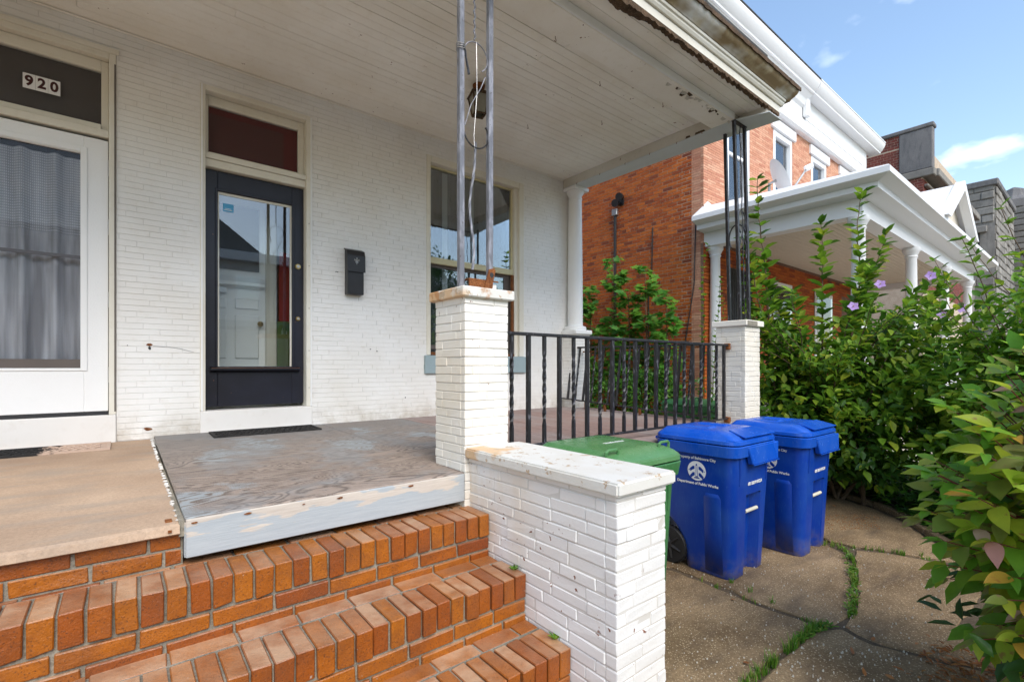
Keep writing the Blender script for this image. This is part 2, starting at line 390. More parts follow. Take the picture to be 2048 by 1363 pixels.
m['bluelid'] = plastic('blue_lid_plastic', (.003, .075, .48), (.10, .22, .52), .16)
m['green'] = plastic('green_plastic', (.035, .15, .045), (.16, .27, .15))
m['greenlid'] = plastic('green_lid_plastic', (.07, .20, .07), (.22, .34, .20), .2)
m['rubber'] = plain('tyre_rubber', (.015, .015, .016), .6, .2)
m['cream'] = plain('cream_plastic', (.62, .58, .46), .5)
m['decal'] = plain('white_decal', (.80, .80, .80), .5, .05)
m['decalred'] = plain('dark_decal', (.05, .008, .008), .5, .05)
m['skyblue'] = plain('blue_sticker', (.08, .36, .62), .5, .1)
m['bluegray'] = white_paint('sill_blue_gray', (.27, .36, .38), (.20, .25, .26), .4)
m['cyellow'] = white_paint('sash_cream', (.66, .60, .36), (.42, .34, .17), .5)
m['stone'] = concrete_mat('gray_stone', (.24, .225, .205), (.40, .38, .35), 1.2, None, .9, (.15, .145, .14), .8, stony=True)
m['stonepanel'] = concrete_mat('dark_stone_panel', (.13, .13, .135), (.22, .21, .21), .8, (.3, .3, .28), .9, (.09, .09, .095))
m['soffit'] = None
def stained(name):
    t = NT(name)
    c = t.mix(t.ramp(t.noise(2.0, 3, t.scale(t.pos(), (1, 2, 1))), (.40, 0), (.55, 1)), (.66, .65, .61), (.26, .18, .09))
    c = t.mix(t.ramp(t.noise(7, 4), (.5, 0), (.72, .7)), c, (.50, .42, .26))
    return t.fin(t.prin(c, .6, t.bump(t.noise(50, 3), .2, .004)))
m['stained'] = stained('stained_gutter')
m['roof'] = concrete_mat('dark_roof', (.05, .05, .052), (.09, .088, .085), 3, (.12, .12, .12))
m['shingle'] = concrete_mat('gray_shingle', (.16, .155, .15), (.24, .235, .23), 4, (.3, .3, .3))
m['shutter'] = plain('pale_wall', (.55, .53, .50), .8)
m['bark'] = concrete_mat('bark', (.10, .065, .04), (.18, .125, .08), 20, (.2, .15, .1))
m['redstem'] = plain('red_stem', (.15, .035, .025), .6, .3)
m['hib'] = leaf_mat('hibiscus_leaf', [(.045, .12, .014), (.07, .17, .016), (.12, .26, .02), (.18, .35, .03), (.26, .42, .035), (.42, .46, .04)], .42, .5)
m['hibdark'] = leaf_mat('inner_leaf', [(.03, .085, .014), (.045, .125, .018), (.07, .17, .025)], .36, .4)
m['shrub'] = leaf_mat('shrub_leaf', [(.07, .18, .018), (.13, .30, .022), (.20, .39, .03), (.32, .42, .04)], .36, .45)
m['maple'] = leaf_mat('maple_leaf', [(.07, .24, .03), (.12, .34, .045), (.24, .46, .06), (.10, .30, .08)], .4, .55)
m['ivy'] = leaf_mat('ivy_leaf', [(.03, .09, .018), (.05, .15, .02), (.09, .25, .025), (.16, .34, .035)], .38, .4)
m['grass'] = leaf_mat('grass_blade', [(.06, .16, .02), (.10, .26, .02), (.16, .32, .03), (.30, .30, .06)], .5, .4)
m['dg'] = leaf_mat('dogwood_green', [(.15, .38, .04), (.22, .48, .045), (.30, .54, .06)], .4, .58)
m['dy'] = leaf_mat('dogwood_yellow_green', [(.38, .58, .045), (.54, .64, .06), (.48, .54, .06)], .4, .58, (.36, .16, .07))
m['dol'] = leaf_mat('dogwood_olive', [(.24, .36, .07), (.36, .40, .08), (.44, .42, .17)], .42, .55, (.38, .20, .13))
m['dor'] = leaf_mat('dogwood_orange', [(.55, .30, .04), (.60, .36, .05)], .45, .3, (.40, .14, .04))
m['dpk'] = leaf_mat('dogwood_pink', [(.52, .24, .20), (.48, .27, .22), (.50, .36, .27)], .45, .3)
m['dead'] = leaf_mat('dead_leaf', [(.35, .13, .03), (.26, .10, .035), (.45, .22, .07)], .6, .1)
m['lilac'] = leaf_mat('lilac_petal', [(.42, .26, .62), (.50, .33, .70), (.46, .28, .60)], .5, .35)
m['pistil'] = plain('pistil', (.55, .45, .15), .6)
m['mat'] = concrete_mat('rubber_mat', (.018, .018, .019), (.045, .042, .04), 12, (.10, .09, .08), .8)
def worn_mat():
    t = NT('worn_mat'); x = t.sepz(t.pos(), 'X')
    k = t.ramp(t.math('ADD', t.math('MULTIPLY', t.math('ADD', x, .42), 2.2), t.math('MULTIPLY', t.noise(14, 4), .9)), (.42, 0), (.56, 1))
    return t.fin(t.prin(t.mix(k, (.022, .021, .021), (.50, .37, .29)), .8, t.bump(t.noise(90, 3), .3, .003), spec=.25))
m['mattan'] = worn_mat()
# ---------------------------------------------------------------- brick laying
def brick_meshes(L, D, H, mat, n=4, bevel=.004, j=.0015, chip=0):
    out = []
    for i in range(n):
        b = MB(); b.box(-L/2, L/2, -D/2, D/2, -H/2, H/2); b.v = [(x+jit(j), y+jit(j), z+jit(j)) for x, y, z in b.v]
        if chip:
            for q in random.sample(range(8), 3): k = random.uniform(.0, chip); b.v[q] = tuple(c-math.copysign(k*random.random(), c) for c in b.v[q])
        out.append(b.mesh('brick', mat, bevel=bevel))
    return out
def lay(parent, bricks, L, D, H, mat, limit=300, n=4, bevel=.004, j=.0015, proud=.001, rest='brickwork', chip=0):
    """bricks: (cx,cy,cz,len,axis[,depth,height])  axis 'x' or 'y'"""
    ms = brick_meshes(L, D, H, mat, n, bevel, j, chip)
    sc = []
    for b in bricks:
        p = proj(*b[:3]); vis = p and -40 < p[0] < 2090 and -40 < p[1] < 1400
        sc.append((p[2] if vis else 1e6, b))
    sc.sort(key=lambda t: t[0])
    lim = limit
    stuff = MB()
    for i, (d, b) in enumerate(sc):
        cx_, cy_, cz_, ln, ax = b[:5]; dp = b[5] if len(b) > 5 else D; h = b[6] if len(b) > 6 else H
        pr = jit(proud)
        if i < lim and d < 1e5:
            o = bpy.data.objects.new('brick', random.choice(ms)); reg(o, parent)
            o.location = (cx_+(pr if ax == 'y' else 0), cy_+(pr if ax == 'x' else 0), cz_)
            o.scale = (ln/L, dp/D, h/H)
            o.rotation_euler = (jit(.003), jit(.003), (R(90) if ax == 'y' else 0)+jit(.003))
        else:
            if ax == 'x': stuff.box(cx_-ln/2, cx_+ln/2, cy_-dp/2+pr, cy_+dp/2, cz_-h/2, cz_+h/2)
            else: stuff.box(cx_-dp/2+pr, cx_+dp/2, cy_-ln/2, cy_+ln/2, cz_-h/2, cz_+h/2)
    if stuff.v:
        o = stuff.build(rest, mat, parent, fixn=False); o['kind'] = 'stuff'
def courses(u0, u1, z0, z1, L, P, joint, openings=(), header=0, off=None):
    out = []; k = 0; z = z0
    while z + P*.6 < z1:
        hd = header and k % header == header-1
        l = L/2 if hd else L
        u = u0 - l + ((l*.5 if k % 2 else 0) + (off(k) if off else 0)) % l
        zc = z+(P)/2
        segs = []
        while u < u1:
            a, b = max(u, u0), min(u+l, u1)-0
            u += l
            if b-a < .03:
                if a > u0 and segs and b >= u1: segs[-1] = (segs[-1][0], u1)
                continue
            if not segs: a = u0
            segs.append((a, b-joint if b < u1 else b))
        for (a, b) in segs:
            parts_ = [(a, b)]
            for (oa, ob, za, zb) in openings:
                if za < zc < zb:
                    np_ = []
                    for (p, q) in parts_:
                        if q <= oa or p >= ob: np_.append((p, q)); continue
                        if p < oa: np_.append((p, oa))
                        if q > ob: np_.append((ob, q))
                    parts_ = np_
            out += [(p, q, zc) for p, q in parts_ if q-p > .012]
        z += P; k += 1
    return out

# ---------------------------------------------------------------- ground and paving
def zf(y): return E-.55-.037*(4.77-y)/2.52           # porch floor falls to the street
def gp(px, py, z=0):
    u = (px-1024)/965; v = (733-py)/965; t = (z-E)/v
    return ((FX+u*FY)*t, (FY-u*FX)*t)
g = MB(); g.quad((-200, -200, -.06), (200, -200, -.06), (200, 200, -.06), (-200, 200, -.06))
struct(g.build('ground', m['ground']))
struct(part('driveway', m['walk'], None, (5.3, 8.36, 3.2, 30, -.055, -.03)))
struct(part('sidewalk', m['walk'], None, (-60, 90, -6.4, -4.2, -.055, -.02)))
struct(part('road', m['asphalt'], None, (-60, 90, -15.5, -6.6, -.058, -.035)))
struct(part('kerb', m['walk'], None, (-60, 90, -6.6, -6.4, -.06, .0)))
struct(part('neighbor_path', m['walk'], None, (8.6, 16, -4.2, 2.2, -.055, -.01)))
pv = struct(part('paving', m['soil'], None, (1.2, 6.6, -2.6, 2.3, -.058, -.013)))
slabs = [
 [(3.0, 2.28), gp(1345, 1132), gp(1420, 1160), gp(1482, 1188), gp(1560, 1217), gp(1636, 1243), gp(1668, 1246), gp(1697, 1228), gp(1703, 1190), gp(1700, 1140), gp(1690, 1108), gp(1655, 1088), gp(1600, 1062), (5.6, 2.28)],
 [gp(1605, 1056), gp(1660, 1082), gp(1700, 1090), gp(1760, 1098), gp(1890, 1120), gp(1960, 1128), gp(1900, 1105), gp(1846, 1072), gp(1800, 1042), gp(1745, 1017), gp(1690, 1000), gp(1640, 985), (5.7, 2.26)],
 [gp(1708, 1112), gp(1716, 1150), gp(1717, 1190), gp(1712, 1222), gp(1690, 1249), gp(1745, 1278), gp(1850, 1305), gp(1960, 1330), gp(2048, 1340), (3.6, .55), gp(1985, 1140), gp(1880, 1124), gp(1765, 1103), gp(1712, 1098)],
 [(1.84, 2.28), (1.84, .9), (1.5, .6), (1.5, -.6), gp(1480, 1380), gp(1520, 1340), gp(1560, 1302), gp(1598, 1268), gp(1628, 1249), gp(1556, 1224), gp(1480, 1195), gp(1415, 1167), gp(1343, 1139), (2.94, 2.28)],
 [(1.55, -.65), (2.5, -1.2), (3.5, -.2), gp(2052, 1352), gp(1960, 1338), gp(1845, 1312), gp(1740, 1286), gp(1680, 1255), gp(1640, 1256), gp(1610, 1274), gp(1572, 1308), gp(1534, 1345), gp(1500, 1380)],
]
for k, poly in enumerate(slabs):
    P = []
    for i, a in enumerate(poly):
        b = poly[(i+1) % len(poly)]; dx, dy = b[0]-a[0], b[1]-a[1]; ln = math.hypot(dx, dy); n = max(1, int(ln/.07))
        for q in range(n):
            t_ = q/n; jt = .014 if 0 < q else 0
            P.append((a[0]+dx*t_+jit(jt), a[1]+dy*t_+jit(jt)))
    b = MB(); cxs = sum(p[0] for p in P)/len(P); cys = sum(p[1] for p in P)/len(P)
    zt = -.003*k*0+[0, .006, -.004, .003, .0][k]; n = len(P)
    ins = [(p[0]+(cxs-p[0])*.012, p[1]+(cys-p[1])*.012) for p in P]
    b.add([(x, y, -.03) for x, y in P]+[(x, y, zt-.008+jit(.002)) for x, y in P]+[(x, y, zt) for x, y in ins]+[],
          [(i, (i+1) % n, n+(i+1) % n, n+i) for i in range(n)]+[(n+i, n+(i+1) % n, 2*n+(i+1) % n, 2*n+i) for i in range(n)]+[tuple(2*n+i for i in range(n))])
    b.build('paving_slab', m['pave'], pv)
edge_pts = [(1625, 976), (1690, 993), (1745, 1010), (1800, 1034), (1846, 1064), (1900, 1096), (1985, 1130), (2060, 1200)]
ed = struct(MB().tube([(*gp(x, y), -.02) for x, y in edge_pts[:1]]+[(*gp(edge_pts[0][0]+1, edge_pts[0][1]), -.02)], .01, 4).build('garden_bed_edge', m['pave']))
for a, b_ in zip(edge_pts[:-1], edge_pts[1:]):
    A = Vector((*gp(*a), 0)); B = Vector((*gp(*b_), 0)); dv = (B-A); L_ = dv.length; dv.normalize(); nv = Vector((-dv.y, dv.x, 0))
    if nv.x < 0: nv = -nv
    n = max(1, round(L_/.38))
    for i in range(n):
        s0 = A+dv*(L_*i/n+.006); s1 = A+dv*(L_*(i+1)/n-.006); h = .035+jit(.006)
        q = MB().hexa([(*s0.xy, -.05), (*s1.xy, -.05), (*(s1+nv*.07).xy, -.05), (*(s0+nv*.07).xy, -.05), (*s0.xy, h), (*s1.xy, h+jit(.004)), (*(s1+nv*.07).xy, h), (*(s0+nv*.07).xy, h)])
        q.build('edging_stone', m['pave'], ed, bevel=.008)
bed = MB(); bp = [gp(*q) for q in edge_pts]
bedpoly = [(x+.05, y+.02) for x, y in bp]+[(4.4, -2.0), (9.5, -2.0), (9.5, 3.1), (5.2, 3.1)]
bed.add([(x, y, -.015) for x, y in bedpoly], [tuple(range(len(bedpoly)))])
struct(bed.build('garden_bed', m['soil']))
struct(part('driveway_bed', m['soil'], None, (7.2, 8.37, 3.4, 12, -.055, -.02)))

# ---------------------------------------------------------------- our house: wall, doors, window
CZ = E+2.576                                  # porch ceiling
YW = 4.77
house = thing('white_rowhouse', 'white painted thin-brick row house with navy door, storm door and sash window', 'house', (1.9, YW, 0))
FB = E-.55
op = [(-1.10, -.045, 0, E+2.39), (.494, 1.394, 0, E+2.37), (2.617, 4.03, E+.127, E+2.36), (2.586, 4.051, E-.077, E+.127)]
wall = MB()
xs = [-5, -1.10, -.045, .494, 1.394, 2.60, 4.04, 5.02]
for a, b in zip(xs[:-1], xs[1:]):
    o_ = {-1.10: (FB-.2, E+2.39), .494: (FB-.2, E+2.37), 2.60: (E-.06, E+2.36)}.get(a)
    if o_:
        if o_[0] > FB: wall.box(a, b, YW+.0045, YW+.2, FB-.2, o_[0])
        wall.box(a, b, YW+.0045, YW+.2, o_[1], CZ+.35)
    else: wall.box(a, b, YW+.0045, YW+.2, FB-.2, CZ+.35)
wallo = wall.build('wall', m['walljoint'], house)
PW = .0455
bl = [((a+b)/2, YW+.03, zc, b-a, 'x') for a, b, zc in courses(-1.25, 5.02, FB-.02, CZ, .295, PW, .0025, op, off=lambda k: .04*(k % 3))]
lay(wallo, bl, .295, .06, PW-.002, m['wallpaint'], 300, bevel=.0014, j=.0007, proud=.0009)
part('upper_storey', m['wallpaint'], house, (-5, 5.015, YW+.02, 14, CZ+.7, 9.2), (-5, 5.015, 6.4, 14, 0, CZ+.72), (4.85, 5.016, YW+.2, 6.41, 0, CZ+.73))
part('foundation', m['wallpaint'], house, (-5, 5.0, YW+.02, 6.39, 0, FB-.21))
# rooms seen through the glass
def room(x0, x1, y0, y1, z0, z1, mt, name):
    b = MB(); b.quad((x0, y1, z0), (x1, y1, z0), (x1, y1, z1), (x0, y1, z1)); b.quad((x0, y0, z0), (x0, y1, z0), (x0, y1, z1), (x0, y0, z1))
    b.quad((x1, y0, z0), (x1, y1, z0), (x1, y1, z1), (x1, y0, z1)); b.quad((x0, y0, z0), (x1, y0, z0), (x1, y1, z0), (x0, y1, z0)); b.quad((x0, y0, z1), (x1, y0, z1), (x1, y1, z1), (x0, y1, z1))
    return b.build(name, mt, house, fixn=False)
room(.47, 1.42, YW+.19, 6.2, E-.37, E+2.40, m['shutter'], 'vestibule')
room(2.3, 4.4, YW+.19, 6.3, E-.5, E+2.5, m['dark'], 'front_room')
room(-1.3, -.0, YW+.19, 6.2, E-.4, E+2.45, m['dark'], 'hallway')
# sills
part('door_sill', m['marble'], house, (.494, 1.394, YW-.012, YW+.19, FB-.05, E-.372), bevel=.006)
part('door_sill', m['marble'], house, (-1.15, -.046, YW-.014, YW+.19, FB-.07, E-.365), bevel=.006)

# ---- navy front door with its frame and transom
fr = part('door_frame', m['trim'], house, (.494, .533, YW-.006, YW+.14, E-.372, E+2.37), (1.342, 1.394, YW-.006, YW+.14, E-.372, E+2.37),
          (.533, 1.342, YW-.005, YW+.14, E+2.325, E+2.37), (.533, 1.342, YW+.03, YW+.14, E+1.70, E+1.765), (.533, 1.342, YW+.018, YW+.13, E+1.768, E+1.815), bevel=.004)
for x in (.508, 1.365):
    for z in (-.2, .15, .55, .95, 1.35): part('screw', m['dark'], fr, (x-.003, x+.003, YW-.008, YW-.004, E+z, E+z+.006))
part('brick_moulding', m['trimw'], fr, (.500, .512, YW-.014, YW-.0065, E-.37, E+2.36), (1.376, 1.39, YW-.014, YW-.0065, E-.37, E+2.36))
tr_ = part('transom', m['trim'], house, (.533, .562, YW+.075, YW+.12, E+1.817, E+2.324), (1.290, 1.341, YW+.075, YW+.12, E+1.817, E+2.324), (.562, 1.290, YW+.076, YW+.12, E+2.245, E+2.323), (.562, 1.290, YW+.076, YW+.12, E+1.818, E+1.842), bevel=.004)
part('pane', m['glassdark'], tr_, (.560, 1.292, YW+.094, YW+.098, E+1.84, E+2.247))
part('transom_blind', m['darkred'], tr_, (.55, 1.30, YW+.125, YW+.13, E+1.83, E+2.26))
part('blind_panel', m['darkmaroon'], tr_, (.556, 1.17, YW+.118, YW+.123, E+1.835, E+2.19))
YD = YW+.085
door = MB()
door.box(.536, .632, YD, YD+.045, E-.345, E+1.692); door.box(1.235, 1.339, YD, YD+.045, E-.345, E+1.692)
door.box(.632, 1.235, YD, YD+.045, E+1.52, E+1.692); door.box(.632, 1.235, YD, YD+.045, E-.345, E-.015)
do = door.build('door', m['doorpaint'], house, bevel=.003); do['label'] = 'chipped navy blue front door with one tall glass pane'
mo = MB()
for (a, b_, c, d) in ((.612, .632, E-.01, E+1.53), (1.235, 1.258, E-.01, E+1.53)): mo.box(a, b_, YD-.010, YD-.001, c, d)
mo.box(.612, 1.258, YD-.011, YD-.001, E+1.522, E+1.545)
mo.build('glazing_bead', m['doorpaint'], do, bevel=.004)
MB().xprof([(YD-.055, E-.028), (YD-.055, E-.012), (YD-.03, E+.0), (YD-.001, E+.004), (YD-.001, E-.05), (YD-.02, E-.045)], .575, 1.295).build('glass_shelf', m['doorpaint'], do)
part('worn_edge', m['rust'], do, (.58, 1.29, YD-.0565, YD-.02, E-.0118, E-.0095))
part('inner_bead', m['trim'], do, (.632, .645, YD+.012, YD+.03, E-.012, E+1.52), (1.222, 1.235, YD+.012, YD+.03, E-.012, E+1.52), (.645, 1.222, YD+.012, YD+.03, E+1.50, E+1.52))
part('pane', m['glassdoor'], do, (.640, 1.228, YD+.018, YD+.022, E-.014, E+1.51))
part('sticker', m['skyblue'], do, (.675, .755, YD+.0165, YD+.0175, E+1.36, E+1.43))
part('sticker_text_band', m['decal'], do, (.683, .745, YD+.0158, YD+.0163, E+1.372, E+1.377), (.690, .738, YD+.0158, YD+.0163, E+1.384, E+1.388))
for z, r_ in ((.95, .028), (.455, .022)):
    k = MB(); k.extrude([(r_*math.cos(a*math.pi/10), r_*math.sin(a*math.pi/10)) for a in range(20)], lambda u, v: (1.288+u, YD-.001, E+z+v), lambda u, v: (1.288+u*.8, YD-.014, E+z+v*.8))
    ko = k.build('deadbolt', m['brass'], do, smooth=True)
    k = MB(); k.extrude([(.45*r_*math.cos(a*math.pi/8), .45*r_*math.sin(a*math.pi/8)) for a in range(16)], lambda u, v: (1.288+u, YD-.013, E+z+v), lambda u, v: (1.288+u, YD-.022, E+z+v))
    k.build('keyhole_plug', m['steel'], ko)
for z in (-.16, .42, .93, 1.45): part('hinge', m['trimw'], do, (.529, .540, YD-.022, YD-.001, E+z, E+z+.1), bevel=.002)
# inner vestibule door
iv = part('inner_door', m['trimw'], house, (.49, 1.10, 5.30, 5.34, E-.36, E+1.66))
for z0, z1 in ((-.28, .02), (.08, .50), (.56, .66), (.95, 1.5)):
    for x0, x1 in ((.55, .76), (.83, 1.04)): part('panel', m['trimw'], iv, (x0, x1, 5.285, 5.299, E+z0, E+z1), bevel=.012)
part('panel_pane', m['dark'], iv, (.55, 1.04, 5.28, 5.284, E+.93, E+1.55))
part('mail_slot', m['steel'], iv, (.58, .76, 5.27, 5.284, E+.70, E+.76), bevel=.004)
MB().lathe((1.045, 5.25, E+.42), [(.001, -.028), (.02, -.02), (.028, 0), (.02, .02), (.001, .028)], 14).build('door_knob', m['brass'], iv, smooth=True)
MB().xprof([(5.22, E+.78), (5.22, E+.81), (5.27, E+.86), (5.298, E+.86), (5.298, E+.76)], .50, 1.08).build('panel_shelf', m['trimw'], iv)
part('inner_casing', m['trim'], house, (1.10, 1.19, 5.25, 5.35, E-.36, E+1.8))
part('hung_cloth', m['red'], house, (1.215, 1.40, 5.24, 5.25, E+.46, E+1.15))
part('rug_edge', m['grass_rug'], house, (1.195, 1.40, 5.24, 5.25, E-.36, E+.455))

# ---- storm door on the left
sf = part('door_frame', m['trim'], house, (-.09, -.046, YW-.008, YW+.12, E-.364, E+2.388), (-1.1, -.09, YW-.008, YW+.12, E+2.33, E+2.388), (-1.1, -.09, YW+.002, YW+.12, E+1.735, E+1.79), bevel=.004)
part('head_moulding', m['trim'], sf, (-1.14, -.03, YW-.022, YW-.009, E+2.372, E+2.41), bevel=.004)
part('frame_groove', m['darkbrown'], sf, (-.058, -.048, YW-.0105, YW-.0085, E-.34, E+2.3))
tl = part('transom', m['trim'], house, (-.135, -.091, YW+.05, YW+.1, E+1.792, E+2.328), (-1.1, -.135, YW+.05, YW+.1, E+2.245, E+2.328), (-1.1, -.135, YW+.03, YW+.1, E+1.792, E+1.835), bevel=.004)
part('pane', m['glassdark'], tl, (-1.1, -.133, YW+.072, YW+.076, E+1.83, E+2.247))
part('transom_blind', m['darkbrown'], tl, (-1.1, -.10, YW+.105, YW+.11, E+1.80, E+2.3))
YS = YW+.022
sd_ = MB(); sd_.box(-.232, -.094, YS, YS+.035, E-.335, E+1.715); sd_.box(-1.08, -.232, YS, YS+.035, E+1.585, E+1.715); sd_.box(-1.08, -.232, YS, YS+.035, E-.335, E-.01); sd_.box(-1.09, -.98, YS, YS+.035, E-.01, E+1.585)
so = sd_.build('storm_door', m['trimw'], house, bevel=.003); so['label'] = 'white aluminium storm door with screen and lace curtain'
part('screen_frame', m['trimw'], so, (-.252, -.214, YS-.008, YS-.001, E-.03, E+1.63), (-1.0, -.252, YS-.008, YS-.001, E+1.592, E+1.63), (-1.0, -.252, YS-.008, YS-.001, E-.03, E-.012), bevel=.002)
part('meeting_bar', m['curtdark'], so, (-.98, -.233, YS+.004, YS+.02, E+.80, E+.822))
part('pane', m['glassdark'], so, (-.979, -.234, YS+.024, YS+.027, E-.008, E+1.584))
part('bottom_channel', m['darkbrown'], so, (-.978, -.235, YS+.003, YS+.022, E-.009, E+.055))
part('sweep', m['dark'], so, (-1.08, -.094, YS+.004, YS+.03, E-.362, E-.337))
for z in (-.12, .45, 1.0, 1.45): part('hinge', m['steel'], so, (-.093, -.083, YS-.014, YS-.001, E+z, E+z+.12), bevel=.002)
cu = MB(); n = 90
for i in range(n):
    x0 = -1.05+.85*i/n; x1 = -1.05+.85*(i+1)/n
    f = lambda x: YS+.075+.022*math.sin(x*36)+.012*math.sin(x*71+1)
    cu.quad((x0, f(x0), E-.05), (x1, f(x1), E-.05), (x1, f(x1), E+1.56), (x0, f(x0), E+1.56))
def lace():
    t = NT('lace_curtain')
    p = t.pos(); a = t.math('SINE', t.math('MULTIPLY', t.sepz(p, 'X'), 620)); b = t.math('SINE', t.math('MULTIPLY', t.sepz(p, 'Z'), 330))
    up = t.ramp(t.sepz(p), (E+.80, 0), (E+.81, 1))
    zz = t.math('GREATER_THAN', t.sepz(p), E+.98)
    wv = t.ramp(t.noise(3, 3, t.scale(p, (4, 4, .3))), (.35, .25), (.7, 1))
    c = t.mix(wv, (.16, .16, .17), (.62, .62, .64))
    c2 = t.mix(t.math('MULTIPLY', t.math('GREATER_THAN', a, -.2), t.math('GREATER_THAN', b, -.2)), (.22, .22, .23), (.80, .80, .82))
    return t.fin(t.prin(t.mix(zz, c, t.mix(.38, c, c2)), .9, spec=.1))
m['lace'] = lace()
cu.build('lace_curtain', m['lace'], so, smooth='all', fixn=False)
# house number tiles
def text_mesh(s, size, mat, parent, M_, name='lettering', ext=.0006, sx=1.0, bold=0):
    cv = bpy.data.curves.new('t', 'FONT'); cv.body = s; cv.size = size; cv.extrude = ext; cv.align_x = 'CENTER'; cv.align_y = 'CENTER'; cv.offset = bold; cv.resolution_u = 3
    o = bpy.data.objects.new('t', cv); C.objects.link(o); bpy.context.view_layer.update()
    me = bpy.data.meshes.new_from_object(o.evaluated_get(bpy.context.evaluated_depsgraph_get()))
    bpy.data.objects.remove(o); me.transform(Matrix.Diagonal((sx, 1, 1, 1))); me.transform(M_); me.materials.clear(); me.materials.append(mat); me.name = name
    return reg(bpy.data.objects.new(name, me), parent)
FACE_MY = Matrix(((1, 0, 0, 0), (0, 0, -1, 0), (0, 1, 0, 0), (0, 0, 0, 1)))   # text in x/z plane facing -y
FACE_MX = Matrix(((0, 0, -1, 0), (-1, 0, 0, 0), (0, 1, 0, 0), (0, 0, 0, 1)))  # facing -x
for i, ch in enumerate('920'):
    x = -.528+i*.0655; z = E+2.035
    ti = part('number_tile', m['decal'], tl, (x-.0322, x+.0322, YW+.0695, YW+.0715, z-.053, z+.053))
    text_mesh(ch, .098, m['decalred'], ti, Matrix.Translation((x, YW+.0685, z))@FACE_MY, 'numeral', bold=.0035, sx=.9)

# ---- window
YG = YW+.07
wf = part('window_frame', m['trim'], house, (2.617, 2.668, YW-.008, YW+.15, E+.129, E+2.36), (3.955, 4.028, YW-.008, YW+.15, E+.129, E+2.36), (2.668, 3.955, YW-.007, YW+.15, E+2.285, E+2.36), bevel=.005)
part('brick_moulding', m['trim'], wf, (3.90, 3.955, YW+.03, YW+.15, E+.129, E+2.284), (2.668, 2.674, YW+.03, YW+.15, E+.129, E+2.284), bevel=.004)
wsh = part('upper_sash', m['cyellow'], house, (2.674, 2.69, YG, YG+.035, E+1.20, E+2.284), (3.875, 3.90, YG, YG+.035, E+1.20, E+2.284), (2.69, 3.875, YG, YG+.035, E+2.262, E+2.284), (2.674, 3.90, YG-.012, YG+.03, E+1.175, E+1.245), bevel=.004)
part('pane', m['glass'], wsh, (2.688, 3.877, YG+.014, YG+.018, E+1.244, E+2.264))
wsl = part('lower_sash', m['darkbrown'], house, (2.676, 2.70, YG+.04, YG+.08, E+.20, E+1.20), (3.80, 3.898, YG+.04, YG+.08, E+.20, E+1.20), (2.70, 3.80, YG+.04, YG+.08, E+1.14, E+1.20), (2.70, 3.80, YG+.04, YG+.08, E+.20, E+.25), bevel=.004)
part('pane', m['glass'], wsl, (2.698, 3.802, YG+.056, YG+.06, E+.248, E+1.142))
part('storm_track', m['rust'], house, (3.862, 3.899, YG-.03, YG-.002, E+.14, E+1.17), bevel=.003)
part('inner_stool', m['rust'], house, (2.672, 3.9, YG-.04, YG+.08, E+.129, E+.165), bevel=.003)
ws = part('window_sill', m['bluegray'], house, (2.586, 4.051, YW-.035, YW+.16, E-.077, E+.127), bevel=.006)
cu = MB(); n = 120
for i in range(n):
    x0 = 2.5+1.7*i/n; x1 = 2.5+1.7*(i+1)/n
    f = lambda x: YG+.22+.03*math.sin(x*24)+.014*math.sin(x*53+.6)
    cu.quad((x0, f(x0), E+.05), (x1, f(x1), E+.05), (x1, f(x1), E+2.4), (x0, f(x0), E+2.4))
cu.build('curtain', m['curtdark'], house, smooth='all', fixn=False)
part('curtain_band', m['curtain'], house, (2.95, 3.02, YG+.15, YG+.16, E+.2, E+2.3), (3.35, 3.40, YG+.15, YG+.16, E+.2, E+2.3))

# ---- engaged column at the wall corner
col = MB(); cxp, cyp = 4.875, YW-.105
col.lathe((cxp, cyp, 0), [(.105, E+.56), (.103, E+1.2), (.092, E+2.2), (.090, E+2.30), (.098, E+2.302), (.098, E+2.315), (.09, E+2.318), (.092, E+2.355), (.118, E+2.39), (.125, E+2.41)], 28)
colo = thing('porch_column', 'round white wooden column at the end of the painted house wall', 'column', (cxp, cyp, FB))
col.build('shaft', m['trimw'], colo, smooth=True)
part('capital_block', m['trimw'], colo, (cxp-.135, cxp+.135, cyp-.135, cyp+.1, E+2.411, E+2.457), bevel=.006)
MB().lathe((cxp, cyp, 0), [(.15, E+.50), (.155, E+.525), (.145, E+.55), (.115, E+.562)], 28).build('base', m['trimw'], colo, smooth=True)
part('plinth', m['trimw'], colo, (cxp-.165, cxp+.165, cyp-.17, cyp+.1, E+.44, E+.50), bevel=.01)
ped = part('pedestal', m['joint'], colo, (cxp-.135, cxp+.135, cyp-.135, cyp+.1, FB-.1, E+.44))
lay(ped, [((a+b)/2, cyp-.137, z, b-a, 'x') for a, b, z in courses(cxp-.14, cxp+.14, FB-.01, E+.43, .28, .0455, .004)]
    + [(cxp-.137, (a+b)/2, z, b-a, 'y') for a, b, z in courses(cyp-.125, cyp+.1, FB-.01, E+.43, .24, .0455, .004)], .28, .01, .042, m['wallpaint'], 60, bevel=.0015)

